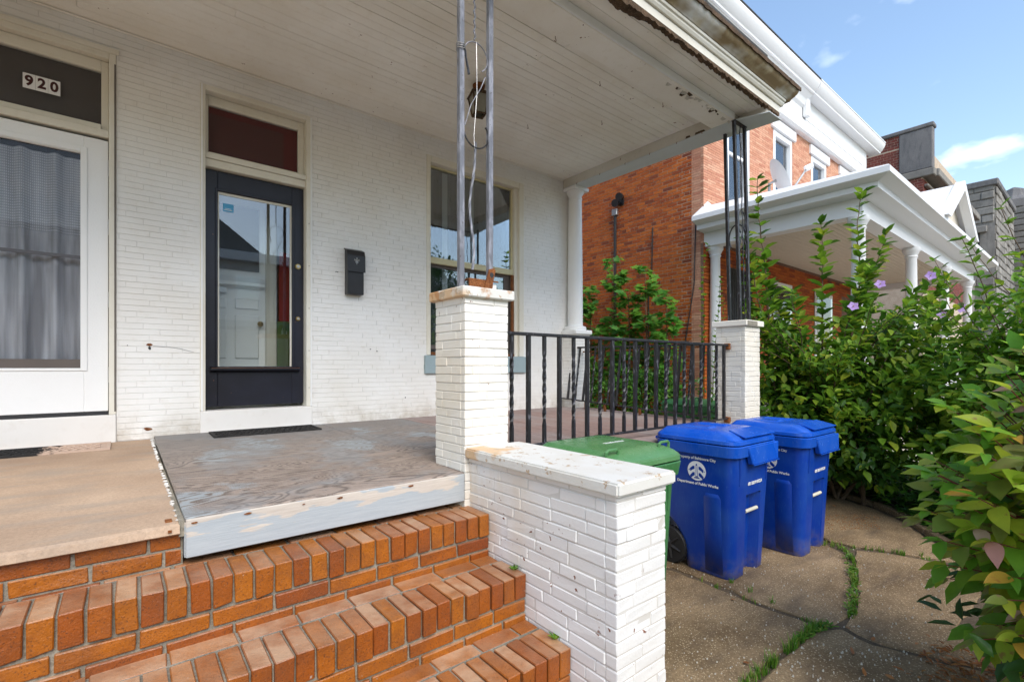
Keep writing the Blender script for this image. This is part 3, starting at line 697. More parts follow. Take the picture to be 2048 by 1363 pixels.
# ---- mailbox, wall bits
mb = thing('mailbox', 'black metal vertical mailbox with fleur-de-lis on the white wall', 'mailbox', (1.79, YW, E+.72))
MB().xprof([(YW-.001, E+.715), (YW-.085, E+.715), (YW-.085, E+1.09), (YW-.07, E+1.135), (YW-.001, E+1.165)], 1.705, 1.868).build('box', m['blackpaint'], mb, bevel=.004)
MB().xprof([(YW-.001, E+1.166), (YW-.072, E+1.137), (YW-.0865, E+1.09), (YW-.093, E+.94), (YW-.101, E+.935), (YW-.096, E+1.096), (YW-.078, E+1.146), (YW-.001, E+1.176)], 1.697, 1.878).build('lid', m['blackpaint'], mb)
fl = MB()
for a in (-1, 0, 1):
    p0 = Vector((1.79, YW-.099, E+1.035)); p1 = p0+Vector((a*.022, -.004, .02 if a else .036)); p2 = p1+Vector((a*.006, 0, -.014 if a else .004))
    fl.tube([p0, (p0+p1)/2, p1, p2], [.003, .006, .006, .002], 6)
fl.box(1.775, 1.805, YW-.103, YW-.097, E+1.026, E+1.032); fl.tube([(1.79, YW-.1, E+1.03), (1.79, YW-.1, E+1.008)], [.005, .002], 6)
fl.build('fleur_de_lis', m['steel'], mb, smooth=True)
def scar(x, z, w, h, mt=m['rust']):
    b = MB(); n = 12; P = [(x+w*(.6+random.random()*.5)*math.cos(2*math.pi*i/n), z+h*(.6+random.random()*.5)*math.sin(2*math.pi*i/n)) for i in range(n)]
    b.extrude(P, lambda u, v: (u, YW-.004, v), lambda u, v: (u, YW+.0, v)); return b.build('wall_scar', mt, house)
scar(.155, E+.175, .022, .011); scar(.158, E+.147, .011, .016, m['dark']); scar(.147, E-.49, .03, .016); scar(.02, E+.165, .004, .004, m['dark'])
for x, z in ((1.62, .93), (1.635, .93), (1.97, .18), (2.04, .16), (2.36, -.33)): scar(x, E+z, .007, .006, m['dark'])
MB().tube([(.18, YW-.004, E+.165), (.28, YW-.005, E+.160), (.36, YW-.004, E+.146), (.45, YW-.003, E+.12)], .0018, 5).build('loose_wire', m['steel'], house)

# ---------------------------------------------------------------- porch
porch = thing('front_porch', 'open porch with gray plywood floor, beadboard ceiling and rotted eave', 'porch', (2.4, 3.5, 0))
def sheet(name, x0, x1, y0, y1, t_, mt, parent, lift=0, bevel=.003):
    return MB().hexa([(x0, y0, zf(y0)-t_), (x1, y0, zf(y0)-t_), (x1, y1, zf(y1)-t_), (x0, y1, zf(y1)-t_), (x0, y0, zf(y0)+lift), (x1, y0, zf(y0)+lift), (x1, y1, zf(y1)+lift), (x0, y1, zf(y1)+lift)]).build(name, mt, parent, bevel=bevel)
flo = sheet('floor', .20, 4.90, 2.36, YW, .05, m['boards'], porch, -.03)
sheet('plywood_sheet', .185, 1.474, 2.257, YW-.004, .016, m['ply'], flo)
sheet('plywood_sheet', 1.478, 2.30, 2.30, YW-.004, .016, m['ply'], flo)
x = 2.305
while x < 4.9:
    sheet('floor_board', x, min(x+.0805, 4.92), 2.24+jit(.006), YW-.004, .02, m['boards'], flo, jit(.0012), .002); x += .083
part('edge_fascia', m['fascia'], porch, (.187, 1.47, 2.245, 2.262, E-.742, zf(2.25)-.006), bevel=.003)
part('side_fascia', m['fascia'], porch, (.183, .19, 2.262, 2.40, E-.742, zf(2.25)-.02))
for x in (.215, .40, .62, .78, 1.14):
    r_ = random.uniform(.004, .012); sc_ = MB(); n = 10; P = [(x+r_*1.6*(.6+random.random()*.5)*math.cos(2*math.pi*i/n), zf(2.25)-.02+r_*.5*(.6+random.random()*.5)*math.sin(2*math.pi*i/n)) for i in range(n)]
    sc_.extrude(P, lambda u, v: (u, 2.2405, v), lambda u, v: (u, 2.2425, v)); sc_.build('nail_stain', m['rust'], porch)
part('skirt', m['wallpaint'], porch, (1.84, 4.75, 2.36, 2.46, 0, zf(2.3)-.05))
part('rim_joist', m['boards'], porch, (1.79, 4.74, 2.262, 2.30, zf(2.3)-.15, zf(2.3)-.021))
# ceiling boards
ce = part('ceiling', m['dark'], porch, (-5, 4.74, 2.60, YW+.19, CZ+.016, CZ+.03))
y = 2.605
while y < YW:
    x = -5
    for x1 in (random.uniform(-1.5, 3.6), 4.738):
        b = MB(); y1 = min(y+random.choice((.0838, .0838, .0826, .0815)), YW-.001); b.box(x, x1-.001, y, y1, CZ+jit(.0012), CZ+.015); b.build('ceiling_board', m['ceil'], ce, bevel=.0022); x = x1
    y += .0852
part('ceiling_mould', m['ceil'], ce, (-5, 4.74, YW-.02, YW-.0005, CZ-.014, CZ-.002), bevel=.005)
bz = E+2.46
part('front_beam', m['ceil'], porch, (-5, 4.74, 2.371, 2.602, bz, CZ+.05), bevel=.004)
part('side_beam', m['beam'], porch, (4.742, 4.95, 2.372, YW-.002, bz+.004, CZ+.06), bevel=.004)
MB().zprof([(4.738, 4.74), (4.738, 2.38), (4.85, 2.07), (5.10, 2.065), (5.03, 2.84), (4.955, 4.74)], bz-.004, bz+.003).build('beam_soffit', m['beambot'], porch)
part('beam_end', m['beam'], porch, (4.86, 5.08, 2.10, 2.37, bz+.004, E+2.60))
so_ = part('eave_soffit', m['dark'], porch, (-5, 4.86, 2.11, 2.37, E+2.546, E+2.60))
for y0, y1 in ((2.10, 2.185), (2.187, 2.277), (2.279, 2.3695)): part('soffit_board', m['ceil'], so_, (-5, 4.858, y0, y1, E+2.532+jit(.002), E+2.545), bevel=.002)
part('cove_strip', m['trimw'], porch, (-5, 4.74, 2.353, 2.3705, bz+.002, E+2.530), bevel=.005)
eave = thing('porch_eave', 'rotted white porch eave with peeling crown and rusted gutter edge', 'eave', (1.5, 2.0, E+2.5))
part('fascia_board', m['beam'] if False else m['trim'], eave, (-5, 5.13, 2.088, 2.108, E+2.537, E+2.610), bevel=.003)
MB().xprof([(2.108, E+2.611), (2.072, E+2.611), (2.060, E+2.628), (2.058, E+2.642), (2.046, E+2.648), (2.044, E+2.668), (2.108, E+2.668)], -5, 5.16).build('bed_moulding', m['trim'], eave)
MB().xprof([(2.108, E+2.669), (2.038, E+2.672), (2.022, E+2.690), (1.99, E+2.703), (1.965, E+2.722), (1.95, E+2.750), (1.95, E+2.79), (2.108, E+2.79)], -5, 5.24).build('gutter', m['stained'], eave, smooth=True)
m['rotten'] = concrete_mat('rotten_wood', (.05, .033, .02), (.16, .10, .06), 14, (.26, .19, .12))
rm = MB(); n = 140
for i in range(n):
    x0 = -2+7.26*i/n; x1 = x0+7.26/n; h = .010+random.random()*.012
    rm.box(x0, x1, 1.940, 1.951, E+2.752-h*.7, E+2.772+h*.3)
rm.build('rusted_rim', m['rotten'], eave)
# rotted lower edge
rt = MB(); n = 260; prev = None
for i in range(n+1):
    x = -1.0+6.1*i/n
    dp = .010+.055*max(0, math.sin(x*5.1+.6))*max(0, math.sin(x*2.3+1.5))+random.random()*.010
    hh = .008+.018*random.random()+dp*.35
    cur = [(x, 2.088-.004, E+2.538), (x, 2.112+dp, E+2.529-.002), (x, 2.112+dp*.7, E+2.529-hh), (x, 2.082, E+2.536-hh*1.3)]
    if prev: 
        b0 = len(rt.v); rt.v += prev+cur
        for k in range(4): rt.f.append([b0+k, b0+(k+1) % 4, b0+4+(k+1) % 4, b0+4+k]); rt.m.append(0)
    prev = cur
rt.build('rotted_edge', m['rotten'], eave, fixn=False)
# peeling paint near the corner post
for k in range(26):
    x = random.uniform(3.55, 4.75); yy = 2.371+random.random()*.05; s_ = random.uniform(.015, .05)
    f = MB(); f.add([(x, yy, bz-.0015), (x+s_*1.6, yy+jit(.01), bz-.0015), (x+s_*1.2, yy+s_*.7, bz-.012*random.random()-.001), (x+s_*.2, yy+s_*.6, bz-.02*random.random())], [(0, 1, 2, 3)])
    f.build('paint_flake', m['beam'] if k % 3 else m['rotten'], porch, fixn=False)
for k in range(9):
    yy = random.uniform(2.45, 3.1); s_ = random.uniform(.03, .09)
    f = MB(); f.add([(4.7415, yy, bz+.002), (4.7405, yy+s_, bz+.004), (4.7405, yy+s_*.8, bz+.03), (4.7415, yy+s_*.2, bz+.026)], [(0, 1, 2, 3)]); f.build('bare_patch', m['rotten'], porch, fixn=False)
part('roof', m['roof'], porch, (-5, 5.2, 2.0, YW+.02, E+2.80, E+2.83), (-5, 5.0, 2.15, YW+.02, E+2.831, E+3.1))
# ceiling hooks
for (x, y_) in ((2.62, 2.72), (3.35, 2.9), (4.1, 2.75), (3.35, 3.9), (3.9, 3.35)):
    hk = MB(); hk.tube([(x, y_, CZ), (x, y_, CZ-.02), (x+.008, y_, CZ-.028), (x+.010, y_, CZ-.038), (x, y_, CZ-.044), (x-.009, y_, CZ-.036)], .0022, 5)
    hk.build('ceiling_hook', m['rust'], porch)
for y_ in (2.7, 3.0, 3.35, 3.7, 4.1, 4.5):
    MB().tube([(4.741, y_, bz+.01), (4.728, y_, bz-.004), (4.733, y_, bz-.016)], .003, 5).build('beam_hook', m['rust'], porch)

# ---------------------------------------------------------------- piers, cheek wall, slab, steps
def pier(name, label, x0, x1, y0, y1, zb, zt, mt, capm, P=.0495, gs=None):
    t_ = thing(name, label, 'brick pier', ((x0+x1)/2, (y0+y1)/2, zb))
    core = part('core', m['joint'], t_, (x0+.004, x1-.004, y0+.004, y1-.004, zb, zt-.055))
    bs = []
    for k, (a, b, z) in enumerate(courses(x0, x1, zb, zt-.057, .205, P, .004, off=lambda k: .05*((k*7) % 3))): bs.append(((a+b)/2, y0+.02, z, b-a, 'x'))
    for k, (a, b, z) in enumerate(courses(y0+.041, y1, zb, zt-.057, .205, P, .004, off=lambda k: .05*((k*5) % 3))): bs.append((x0+.02, (a+b)/2, z, b-a, 'y'))
    for k, (a, b, z) in enumerate(courses(y0+.041, y1, zb, zt-.057, .205, P, .004)): bs.append((x1-.02, (a+b)/2, z, b-a, 'y'))
    lay(core, bs, .205, .04, P-.004, mt, 300, bevel=.0035, j=.0014, proud=.0016)
    part('cap', capm, t_, (x0-.03, x1+.03, y0-.03, y1+.03, zt-.057, zt), bevel=.006)
    return t_
PT = E+.447
p1 = pier('brick_pier', 'white painted brick pier carrying rusty iron posts beside the steps', 1.475, 1.78, 2.252, 2.575, zf(2.26)-.25, PT, m['pierpaint'], m['cap'])
p2 = pier('brick_pier', 'white painted brick pier behind the blue bins at porch corner', 4.737, 5.05, 2.25, 2.55, 0, PT+.012, m['pierpaint'], m['pierpaint'])
part('cap_patch', m['mortar'], p2, (4.72, 4.93, 2.2185, 2.2195, PT-.04, PT+.005))

ck = thing('cheek_wall', 'white painted brick cheek wall beside the steps with rust-stained flat cap', 'wall', (1.67, 1.73, 0))
cz = E-.504
core = part('core', m['joint'], ck, (1.509, 1.831, 1.219, 2.25, 0, cz))
bs = []
PC = .0553
for a, b, z in courses(1.505, 1.835, 0.01, cz+.01, .215, PC, .004, off=lambda k: .06*((k*5) % 3)): bs.append(((a+b)/2, 1.215+.03, z, b-a, 'x'))
for a, b, z in courses(1.276, 2.252, 0.01, cz+.01, .215, PC, .004, off=lambda k: .05*((k*4) % 3)): bs.append((1.505+.03, (a+b)/2, z, b-a, 'y'))
for a, b, z in courses(1.276, 2.252, 0.01, cz+.01, .215, PC, .004): bs.append((1.835-.03, (a+b)/2, z, b-a, 'y'))
lay(core, bs, .215, .06, PC-.004, m['cheekpaint'], 300, n=10, bevel=.0045, j=.0022, proud=.003, chip=.003)
cap = MB(); n = 30
for i in range(n):
    pass
cap.box(1.472, 1.866, 1.184, 2.251, cz, E-.450); cap.build('cap', m['cap'], ck, bevel=.008, seg=2)

sl = thing('concrete_landing', 'worn tan concrete slab landing left of the plywood floor', 'landing', (-1, 3.4, E-.65))
b = MB(); n = 160; rows = []
def zs(y): return E-.572-.037*(4.77-y)/2.52
for i in range(n+1):
    x = -4+4.168*i/n; ch = .007*random.random()*(random.random() < .5)
    e = .004*math.sin(x*9)+ch
    rows.append([(x, YW-.003, zs(YW)), (x, 2.275+e, zs(2.27)), (x, 2.258+e, zs(2.25)-.007-ch*.5), (x, 2.252+e*.6, zs(2.25)-.034), (x, 2.27, zs(2.25)-.042), (x, YW-.003, zs(YW)-.05)])
b.loft(rows); b.build('slab', m['slab'], sl)
part('edge_crust', m['mortar'], sl, (.166, .184, 2.27, YW-.01, E-.66, E-.60))
cr_ = MB()
for k in range(90):
    y_ = 2.28+2.4*random.random()**1.0; s_ = random.uniform(.004, .012); zz = zs(y_)+.002
    cr_.hexa([(.160+jit(.006), y_, zz), (.160+s_*1.6, y_+jit(.004), zz), (.16+s_*1.5, y_+s_*2, zz), (.158, y_+s_*2, zz), (.164, y_+.003, zz+s_*.6), (.16+s_*1.2, y_+.003, zz+s_*.6), (.16+s_, y_+s_*1.5, zz+s_*.5), (.163, y_+s_*1.5, zz+s_*.6)])
o = cr_.build('mortar_crumbs', m['joint'], sl); o['kind'] = 'stuff'
part('rusted_stub', m['rust'], sl, (.125, .147, 2.31, 2.345, zs(2.3)-.002, zs(2.3)+.006))
part('rusted_bolt', m['rust'], sl, (.13, .142, 2.249, 2.2525, zs(2.25)-.024, zs(2.25)-.014))

st = thing('brick_steps', 'orange brick steps with rowlock nosings below the porch', 'steps', (.3, 1.7, 0))
core = MB()
T = [(2.058, E-.773), (1.757, E-.990), (1.460, E-1.207), (1.16, E-1.40)]
for i, (yn, zt) in enumerate(T):
    core.box(-1.6, 1.503, yn+.017, (2.5 if i == 0 else T[i-1][0]+.02), 0, zt-.011)
    core.box(-1.6, 1.503, yn+.21, yn+.216, zt-.01, zt-.006)
core.box(-1.6, .18, 2.296, 2.5, T[0][1]-.02, E-.64)
co = core.build('mortar_core', m['mortar'], st)
rl, strs = [], []
for i, (yn, zt) in enumerate(T):
    x = 1.500; k = 0
    while x > -1.5:
        w = .0615; rl.append((x-w/2, yn+.1+jit(.003), zt-.056+jit(.0015), w, 'x', .2, .112)); x -= .0696
    x = 1.500-random.random()*.1
    L_ = .205; xx = 1.5
    first = True
    while xx > -1.5:
        ln = random.uniform(.08, .19) if first else .200; first = False
        strs.append((xx-ln/2, yn+.262, zt-.033+jit(.001), ln, 'x', .094, .058)); xx -= ln+.010
    for q, (za, zb) in enumerate(((.124, .182), (.193, .250))):
        xx = 1.5; first = True
        while xx > -1.5:
            ln = (.12 if q else .19)+jit(.02) if first else .202; first = False
            strs.append((xx-ln/2, yn+.049, zt-(za+zb)/2, ln, 'x', .09, .057)); xx -= ln+.010
for q, z0 in enumerate((E-.772, E-.708)):
    xx = .172 if q else .175; first = True
    while xx > -1.5:
        ln = (.06 if q == 0 else .1)+jit(.01) if first else .203; first = False
        strs.append((xx-ln/2, 2.335, z0+.030, ln, 'x', .09, .057)); xx -= ln+.010
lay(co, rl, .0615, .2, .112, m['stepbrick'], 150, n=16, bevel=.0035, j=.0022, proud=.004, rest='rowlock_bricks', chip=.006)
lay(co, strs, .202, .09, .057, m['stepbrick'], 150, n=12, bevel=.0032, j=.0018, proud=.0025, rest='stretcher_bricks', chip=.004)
# ---------------------------------------------------------------- iron posts
def sqbar(b, p0, p1, w):
    d = Vector(p1)-Vector(p0); b.tube([p0, p1], w*.7071, 4, twist=0) if False else None
    x0, y0, z0 = p0; x1, y1, z1 = p1; h = w/2
    b.hexa([(x0-h, y0-h, z0), (x0+h, y0-h, z0), (x0+h, y0+h, z0), (x0-h, y0+h, z0), (x1-h, y1-h, z1), (x1+h, y1-h, z1), (x1+h, y1+h, z1), (x1-h, y1+h, z1)])
def arc(c, r, a0, a1, n, plane='xz', y=0):
    out = []
    for i in range(n+1):
        a = R(a0+(a1-a0)*i/n); out.append((c[0]+r*math.cos(a), y, c[1]+r*math.sin(a)))
    return out
yp = 2.42
po = thing('iron_post', 'pair of gray iron bars with broken scrollwork on the near pier', 'post', (1.66, yp, PT))
for x, dx in ((1.556, .0), (1.767, .003)):
    b = MB(); sqbar(b, (x, yp, PT), (x+dx, yp, bz), .034); b.build('bar', m['giron'], po, bevel=.003)
    part('base_plate', m['rust'], po, (x-.035, x+.035, yp-.035, yp+.035, PT-.001, PT+.006))
tw = MB(); pts = []
for i in range(60):
    z = E+1.98+.5*i/59; pts.append((1.655+.004*math.sin(i*.9), yp+.004*math.cos(i*.9), z))
tw.tube(pts, .0055, 4, twist=.5); tw.build('twisted_rod', m['giron'], po, smooth=True)
b = MB(); pts = []
for i in range(40):
    t_ = i/39; pts.append((1.66-.04*t_+.012*math.sin(t_*9), yp+.02*math.sin(t_*5), E+1.36-.78*t_))
b.tube(pts, .0085, 4, twist=.35); b.build('hanging_twisted_rod', m['giron'], po, smooth=True)
MB().tube([(1.668, yp, E+1.97), (1.664, yp-.01, E+1.8), (1.672, yp, E+1.65), (1.65, yp, E+1.4), (1.655, yp, E+1.32)], .002, 5).build('loose_wire', m['steel'], po)
b = MB(); b.tube(arc((1.665, E+1.88), .085, 200, -60, 22, y=yp), .0035, 5); b.build('scroll_ring', m['giron'], po, smooth=True)
b = MB(); b.tube([(1.585, yp, E+1.44), (1.63, yp, E+1.58), (1.70, yp, E+1.70), (1.735, yp, E+1.78)], .0035, 5); b.build('scroll_stem', m['giron'], po, smooth=True)
b = MB(); b.tube(arc((1.668, E+1.415), .088, 175, 400, 24, y=yp), [.003]+[.005]*23+[.007], 5); b.build('scroll_hook', m['iron'], po, smooth=True)
MB().tube([(1.56, yp-.018, E+1.90), (1.575, yp-.02, E+1.87), (1.58, yp-.02, E+1.83), (1.60, yp-.02, E+1.74)], [.004, .006, .006, .008], 6).build('bent_scroll_end', m['iron'], po, smooth=True)
for q in range(3): MB().tube(arc((1.556, E+1.88+q*.012), .027, 0, 360, 14, y=yp) if False else [(1.556+.026*math.cos(a*.4), yp+.026*math.sin(a*.4), E+1.88+q*.013+.004*math.sin(a)) for a in range(17)], .0028, 5).build('tie_wire', m['steel'], po)
br = thing('rusty_bracket', 'rusty broken iron plates lying between the post bars on pier cap', 'bracket', (1.66, 2.4, PT))
b = MB(); b.box(1.578, 1.70, 2.36, 2.372, PT, PT+.075); b.box(1.578, 1.70, 2.372, 2.43, PT+.068, PT+.075); b.build('channel', m['rust'], br, bevel=.002)
b = MB(); b.yprof([(1.672, PT), (1.735, PT), (1.745, PT+.075), (1.762, PT+.135), (1.752, PT+.15), (1.715, PT+.14), (1.70, PT+.09)], 2.35, 2.358); b.build('bent_plate', m['rust'], br)
b = MB(); b.extrude([(.014*math.cos(a*math.pi/8), .016*math.sin(a*math.pi/8)) for a in range(16)], lambda u, v: (1.732+u, 2.3485, PT+.106+v), lambda u, v: (1.732+u, 2.3497, PT+.106+v)); b.build('plate_hole', m['dark'], br)
part('white_stub', m['trimw'], br, (1.74, 1.80, 2.39, 2.43, PT, PT+.06), bevel=.003)
part('cross_rod', m['rust'], br, (1.70, 1.80, 2.372, 2.38, PT+.07, PT+.078))

pc = thing('iron_corner_post', 'three-legged black iron corner post with scrolls on the far pier', 'post', (4.84, 2.44, PT))
lg = [((4.80, 2.33), (4.745, 2.365)), ((4.985, 2.33), (4.95, 2.36)), ((4.985, 2.53), (4.955, 2.565))]
for (a, b_), (c_, d_) in lg:
    b = MB(); sqbar(b, (a, b_, PT+.012), (c_, d_, bz-.004), .031); b.build('leg', m['iron'], pc, bevel=.003)
def mid(f, t_): 
    (a0, b0), (a1, b1) = lg[0]; (c0, d0), (c1, d1) = lg[1]
    xa, ya = a0+(a1-a0)*t_, b0+(b1-b0)*t_; xb, yb = c0+(c1-c0)*t_, d0+(d1-d0)*t_
    return (xa+(xb-xa)*f, ya+(yb-ya)*f, PT+.012+(bz-PT-.016)*t_)
b = MB(); b.tube([mid(.55+.04*math.sin(i*1.3), i/40) for i in range(41)], .006, 4, twist=.6); b.build('twisted_rod', m['iron'], pc, smooth=True)
for cz_, s_ in ((.50, 1), (.36, -1)):
    b = MB(); b.tube([mid(.5+.42*math.cos(R(a)), cz_+.058*math.sin(R(a))) for a in range(-40, 250, 12)], .007, 5); b.build('scroll_ring', m['iron'], pc, smooth=True)
b = MB(); b.tube([mid(.08+.84*i/10, .36+.16*i/10) for i in range(11)], .006, 5); b.build('scroll_stem', m['iron'], pc, smooth=True)
def mid2(f, t_):
    (a0, b0), (a1, b1) = lg[1]; (c0, d0), (c1, d1) = lg[2]
    xa, ya = a0+(a1-a0)*t_, b0+(b1-b0)*t_; xb, yb = c0+(c1-c0)*t_, d0+(d1-d0)*t_
    return (xa+(xb-xa)*f, ya+(yb-ya)*f, PT+.012+(bz-PT-.016)*t_)
b = MB(); b.tube([mid2(.5+.42*math.cos(R(a)), .44+.07*math.sin(R(a))) for a in range(-40, 250, 12)], .007, 5); b.build('scroll_ring', m['iron'], pc, smooth=True)
part('top_plate', m['iron'], pc, (4.73, 4.98, 2.345, 2.385, bz-.012, bz-.005))

# ---------------------------------------------------------------- railings
def twisted(b, p0, p1, w, n=16, tw_=0):
    p0, p1 = Vector(p0), Vector(p1); h = w/2; rings = []
    for i in range(n+1):
        p = p0.lerp(p1, i/n); a = 0
        if tw_: a = math.pi*3*min(1, max(0, (i/n-.15)/.7)); h = w*.43
        rings.append([(p.x+h*1.414*math.cos(a+math.pi/4+k*math.pi/2), p.y+h*1.414*math.sin(a+math.pi/4+k*math.pi/2), p.z) for k in range(4)])
    b.loft(rings)
rl_ = thing('iron_railing', 'black iron railing with twisted balusters along the porch front', 'railing', (3.2, 2.42, zf(2.4)))
yr = 2.42
zt0, zt1 = E+.224, E+.206
part('top_rail', m['iron'], rl_, (1.76, 4.83, yr-.02, yr+.02, E+.205, E+.226), bevel=.004)
part('bottom_rail', m['iron'], rl_, (1.76, 4.80, yr-.014, yr+.014, E-.528, E-.512), bevel=.003)
x = 1.80; k = 0
while x < 4.75:
    b = MB(); twisted(b, (x, yr, E-.512), (x, yr, E+.206), .025, 18 if k % 2 else 1, k % 2); b.build('baluster', m['iron'], rl_); x += .1425; k += 1
part('wall_bracket', m['rust'], rl_, (4.70, 4.735, yr-.03, yr+.03, E+.17, E+.235), bevel=.006); part('wall_bracket', m['rust'], rl_, (4.70, 4.735, yr-.03, yr+.03, E-.56, E-.50), bevel=.006)
MB().tube([(1.9, 2.36, zf(2.3)+.035), (1.99, 2.37, zf(2.3)+.05), (2.08, 2.37, zf(2.3)+.06)], [.014, .02, .012], 6).build('rail_scrap', m['iron'], rl_)
rs = thing('iron_railing', 'leaning black iron railing at the far side of porch', 'railing', (4.75, 3.6, zf(3.6)))
def sp(t_, top): # t along from wall to pier
    y_ = 4.66-2.03*t_
    return (4.785+.0*t_, y_, E+.262-.03*t_) if top else (4.70+.03*t_, y_+.02, E-.435-.09*t_)
def bar2(p, q, hw, hh):
    b = MB(); a = Vector(p); c = Vector(q); b.hexa([(a.x-hw, a.y, a.z-hh), (c.x-hw, c.y, c.z-hh), (c.x+hw, c.y, c.z-hh), (a.x+hw, a.y, a.z-hh), (a.x-hw, a.y, a.z+hh), (c.x-hw, c.y, c.z+hh), (c.x+hw, c.y, c.z+hh), (a.x+hw, a.y, a.z+hh)]); return b
bar2(sp(-.03, 1), sp(1, 1), .018, .011).build('top_rail', m['iron'], rs)
bar2(sp(-.03, 0), sp(1, 0), .014, .008).build('bottom_rail', m['iron'], rs)
for k in range(15):
    t_ = .02+k*.0672; b = MB(); twisted(b, sp(t_, 0), sp(t_, 1), .023, 14 if k % 2 else 1, k % 2); b.build('baluster', m['iron'], rs)
bar2((4.86, 4.5, E+.20), (4.86, 2.75, E+.215), .012, .008).build('spare_rail', m['rust'], rs)
for k in (.18, .34, .6): part('rail_foot', m['rust'], rs, (4.70, 4.72, sp(k, 0)[1]-.01, sp(k, 0)[1]+.02, zf(4)-.0, sp(k, 0)[2]))

# ---------------------------------------------------------------- lantern
ln = thing('porch_lantern', 'small rusty glass-paned lantern hanging under the porch ceiling', 'lantern', (2.53, 3.63, CZ))
LX, LY = 2.53, 3.63
MB().lathe((LX, LY, 0), [(.03, CZ-.05), (.052, CZ-.03), (.058, CZ-.008), (.05, CZ)], 18).build('canopy', m['rust'], ln, smooth=True)
MB().lathe((LX, LY, 0), [(.018, CZ-.085), (.03, CZ-.06), (.014, CZ-.045)], 12).build('stem', m['rust'], ln, smooth=True)
fr_ = MB(); A = R(28)
def lp(a, r, z): return (LX+r*math.cos(a+A), LY+r*math.sin(a+A), z)
t0, t1 = CZ-.105, CZ-.275
for k in range(4):
    a0, a1 = k*math.pi/2, (k+1)*math.pi/2
    fr_.tube([lp(a0, .108, t0), lp(a0, .07, t1)], .009, 4); fr_.tube([lp(a0, .115, t0), lp(a1, .115, t0)], .010, 4); fr_.tube([lp(a0, .07, t1), lp(a1, .07, t1)], .009, 4)
fr_.build('frame', m['rotten'], ln)
rf = MB(); rf.loft([[lp(k*math.pi/2, .128, t0+.003) for k in range(4)], [lp(k*math.pi/2, .05, t0+.05) for k in range(4)]]); rf.build('hood', m['rotten'], ln)
m['frost'] = plain('frosted_pane', (.27, .26, .21), .3, .2, 20)
for k in range(4):
    a0, a1 = k*math.pi/2, (k+1)*math.pi/2
    q = MB(); q.quad(lp(a0, .103, t0-.004), lp(a1, .103, t0-.004), lp(a1, .066, t1+.003), lp(a0, .066, t1+.003)); q.build('pane', m['frost'], ln)

# ---------------------------------------------------------------- doormats
def rugmat(name, label, x0, x1, y0, y1, zfun, mt, rows):
    t_ = thing(name, label, 'doormat', ((x0+x1)/2, (y0+y1)/2, zfun((y0+y1)/2)))
    def pl(a, b, c, d, h0, h1, nm, mm):
        MB().hexa([(a, c, zfun(c)+h0), (b, c, zfun(c)+h0), (b, d, zfun(d)+h0), (a, d, zfun(d)+h0), (a, c, zfun(c)+h1), (b, c, zfun(c)+h1), (b, d, zfun(d)+h1), (a, d, zfun(d)+h1)]).build(nm, mm, t_)
    pl(x0, x1, y0, y1, .001, .007, 'base', mt)
    w = .022
    pl(x0, x1, y0, y0+w, .0072, .014, 'border', mt); pl(x0, x1, y1-w, y1, .0072, .014, 'border', mt); pl(x0, x0+w, y0+w, y1-w, .0072, .014, 'border', mt); pl(x1-w, x1, y0+w, y1-w, .0072, .014, 'border', mt)
    b = MB(); nx = int((x1-x0)/.05)
    for i in range(nx):
        for j in range(rows):
            cx_ = x0+.05+(x1-x0-.1)*(i+.5*(j % 2))/nx; cy_ = y0+.045+(y1-y0-.09)*(j+.5)/rows; r_ = .017; z_ = zfun(cy_)+.0105
            b.tube([(cx_+r_*math.cos(k*.785), cy_+r_*.9*math.sin(k*.785), z_) for k in range(9)], .004, 4, cap=False)
    o = b.build('raised_pattern', mt, t_); o['kind'] = 'stuff'
    return t_
rugmat('doormat', 'black rubber doormat in front of the navy door', .545, 1.36, 4.37, 4.69, zf, m['mat'], 4)
rugmat('doormat', 'worn black and pink rubber doormat by the storm door', -1.0, -.075, 4.37, 4.70, zs, m['mattan'], 4)

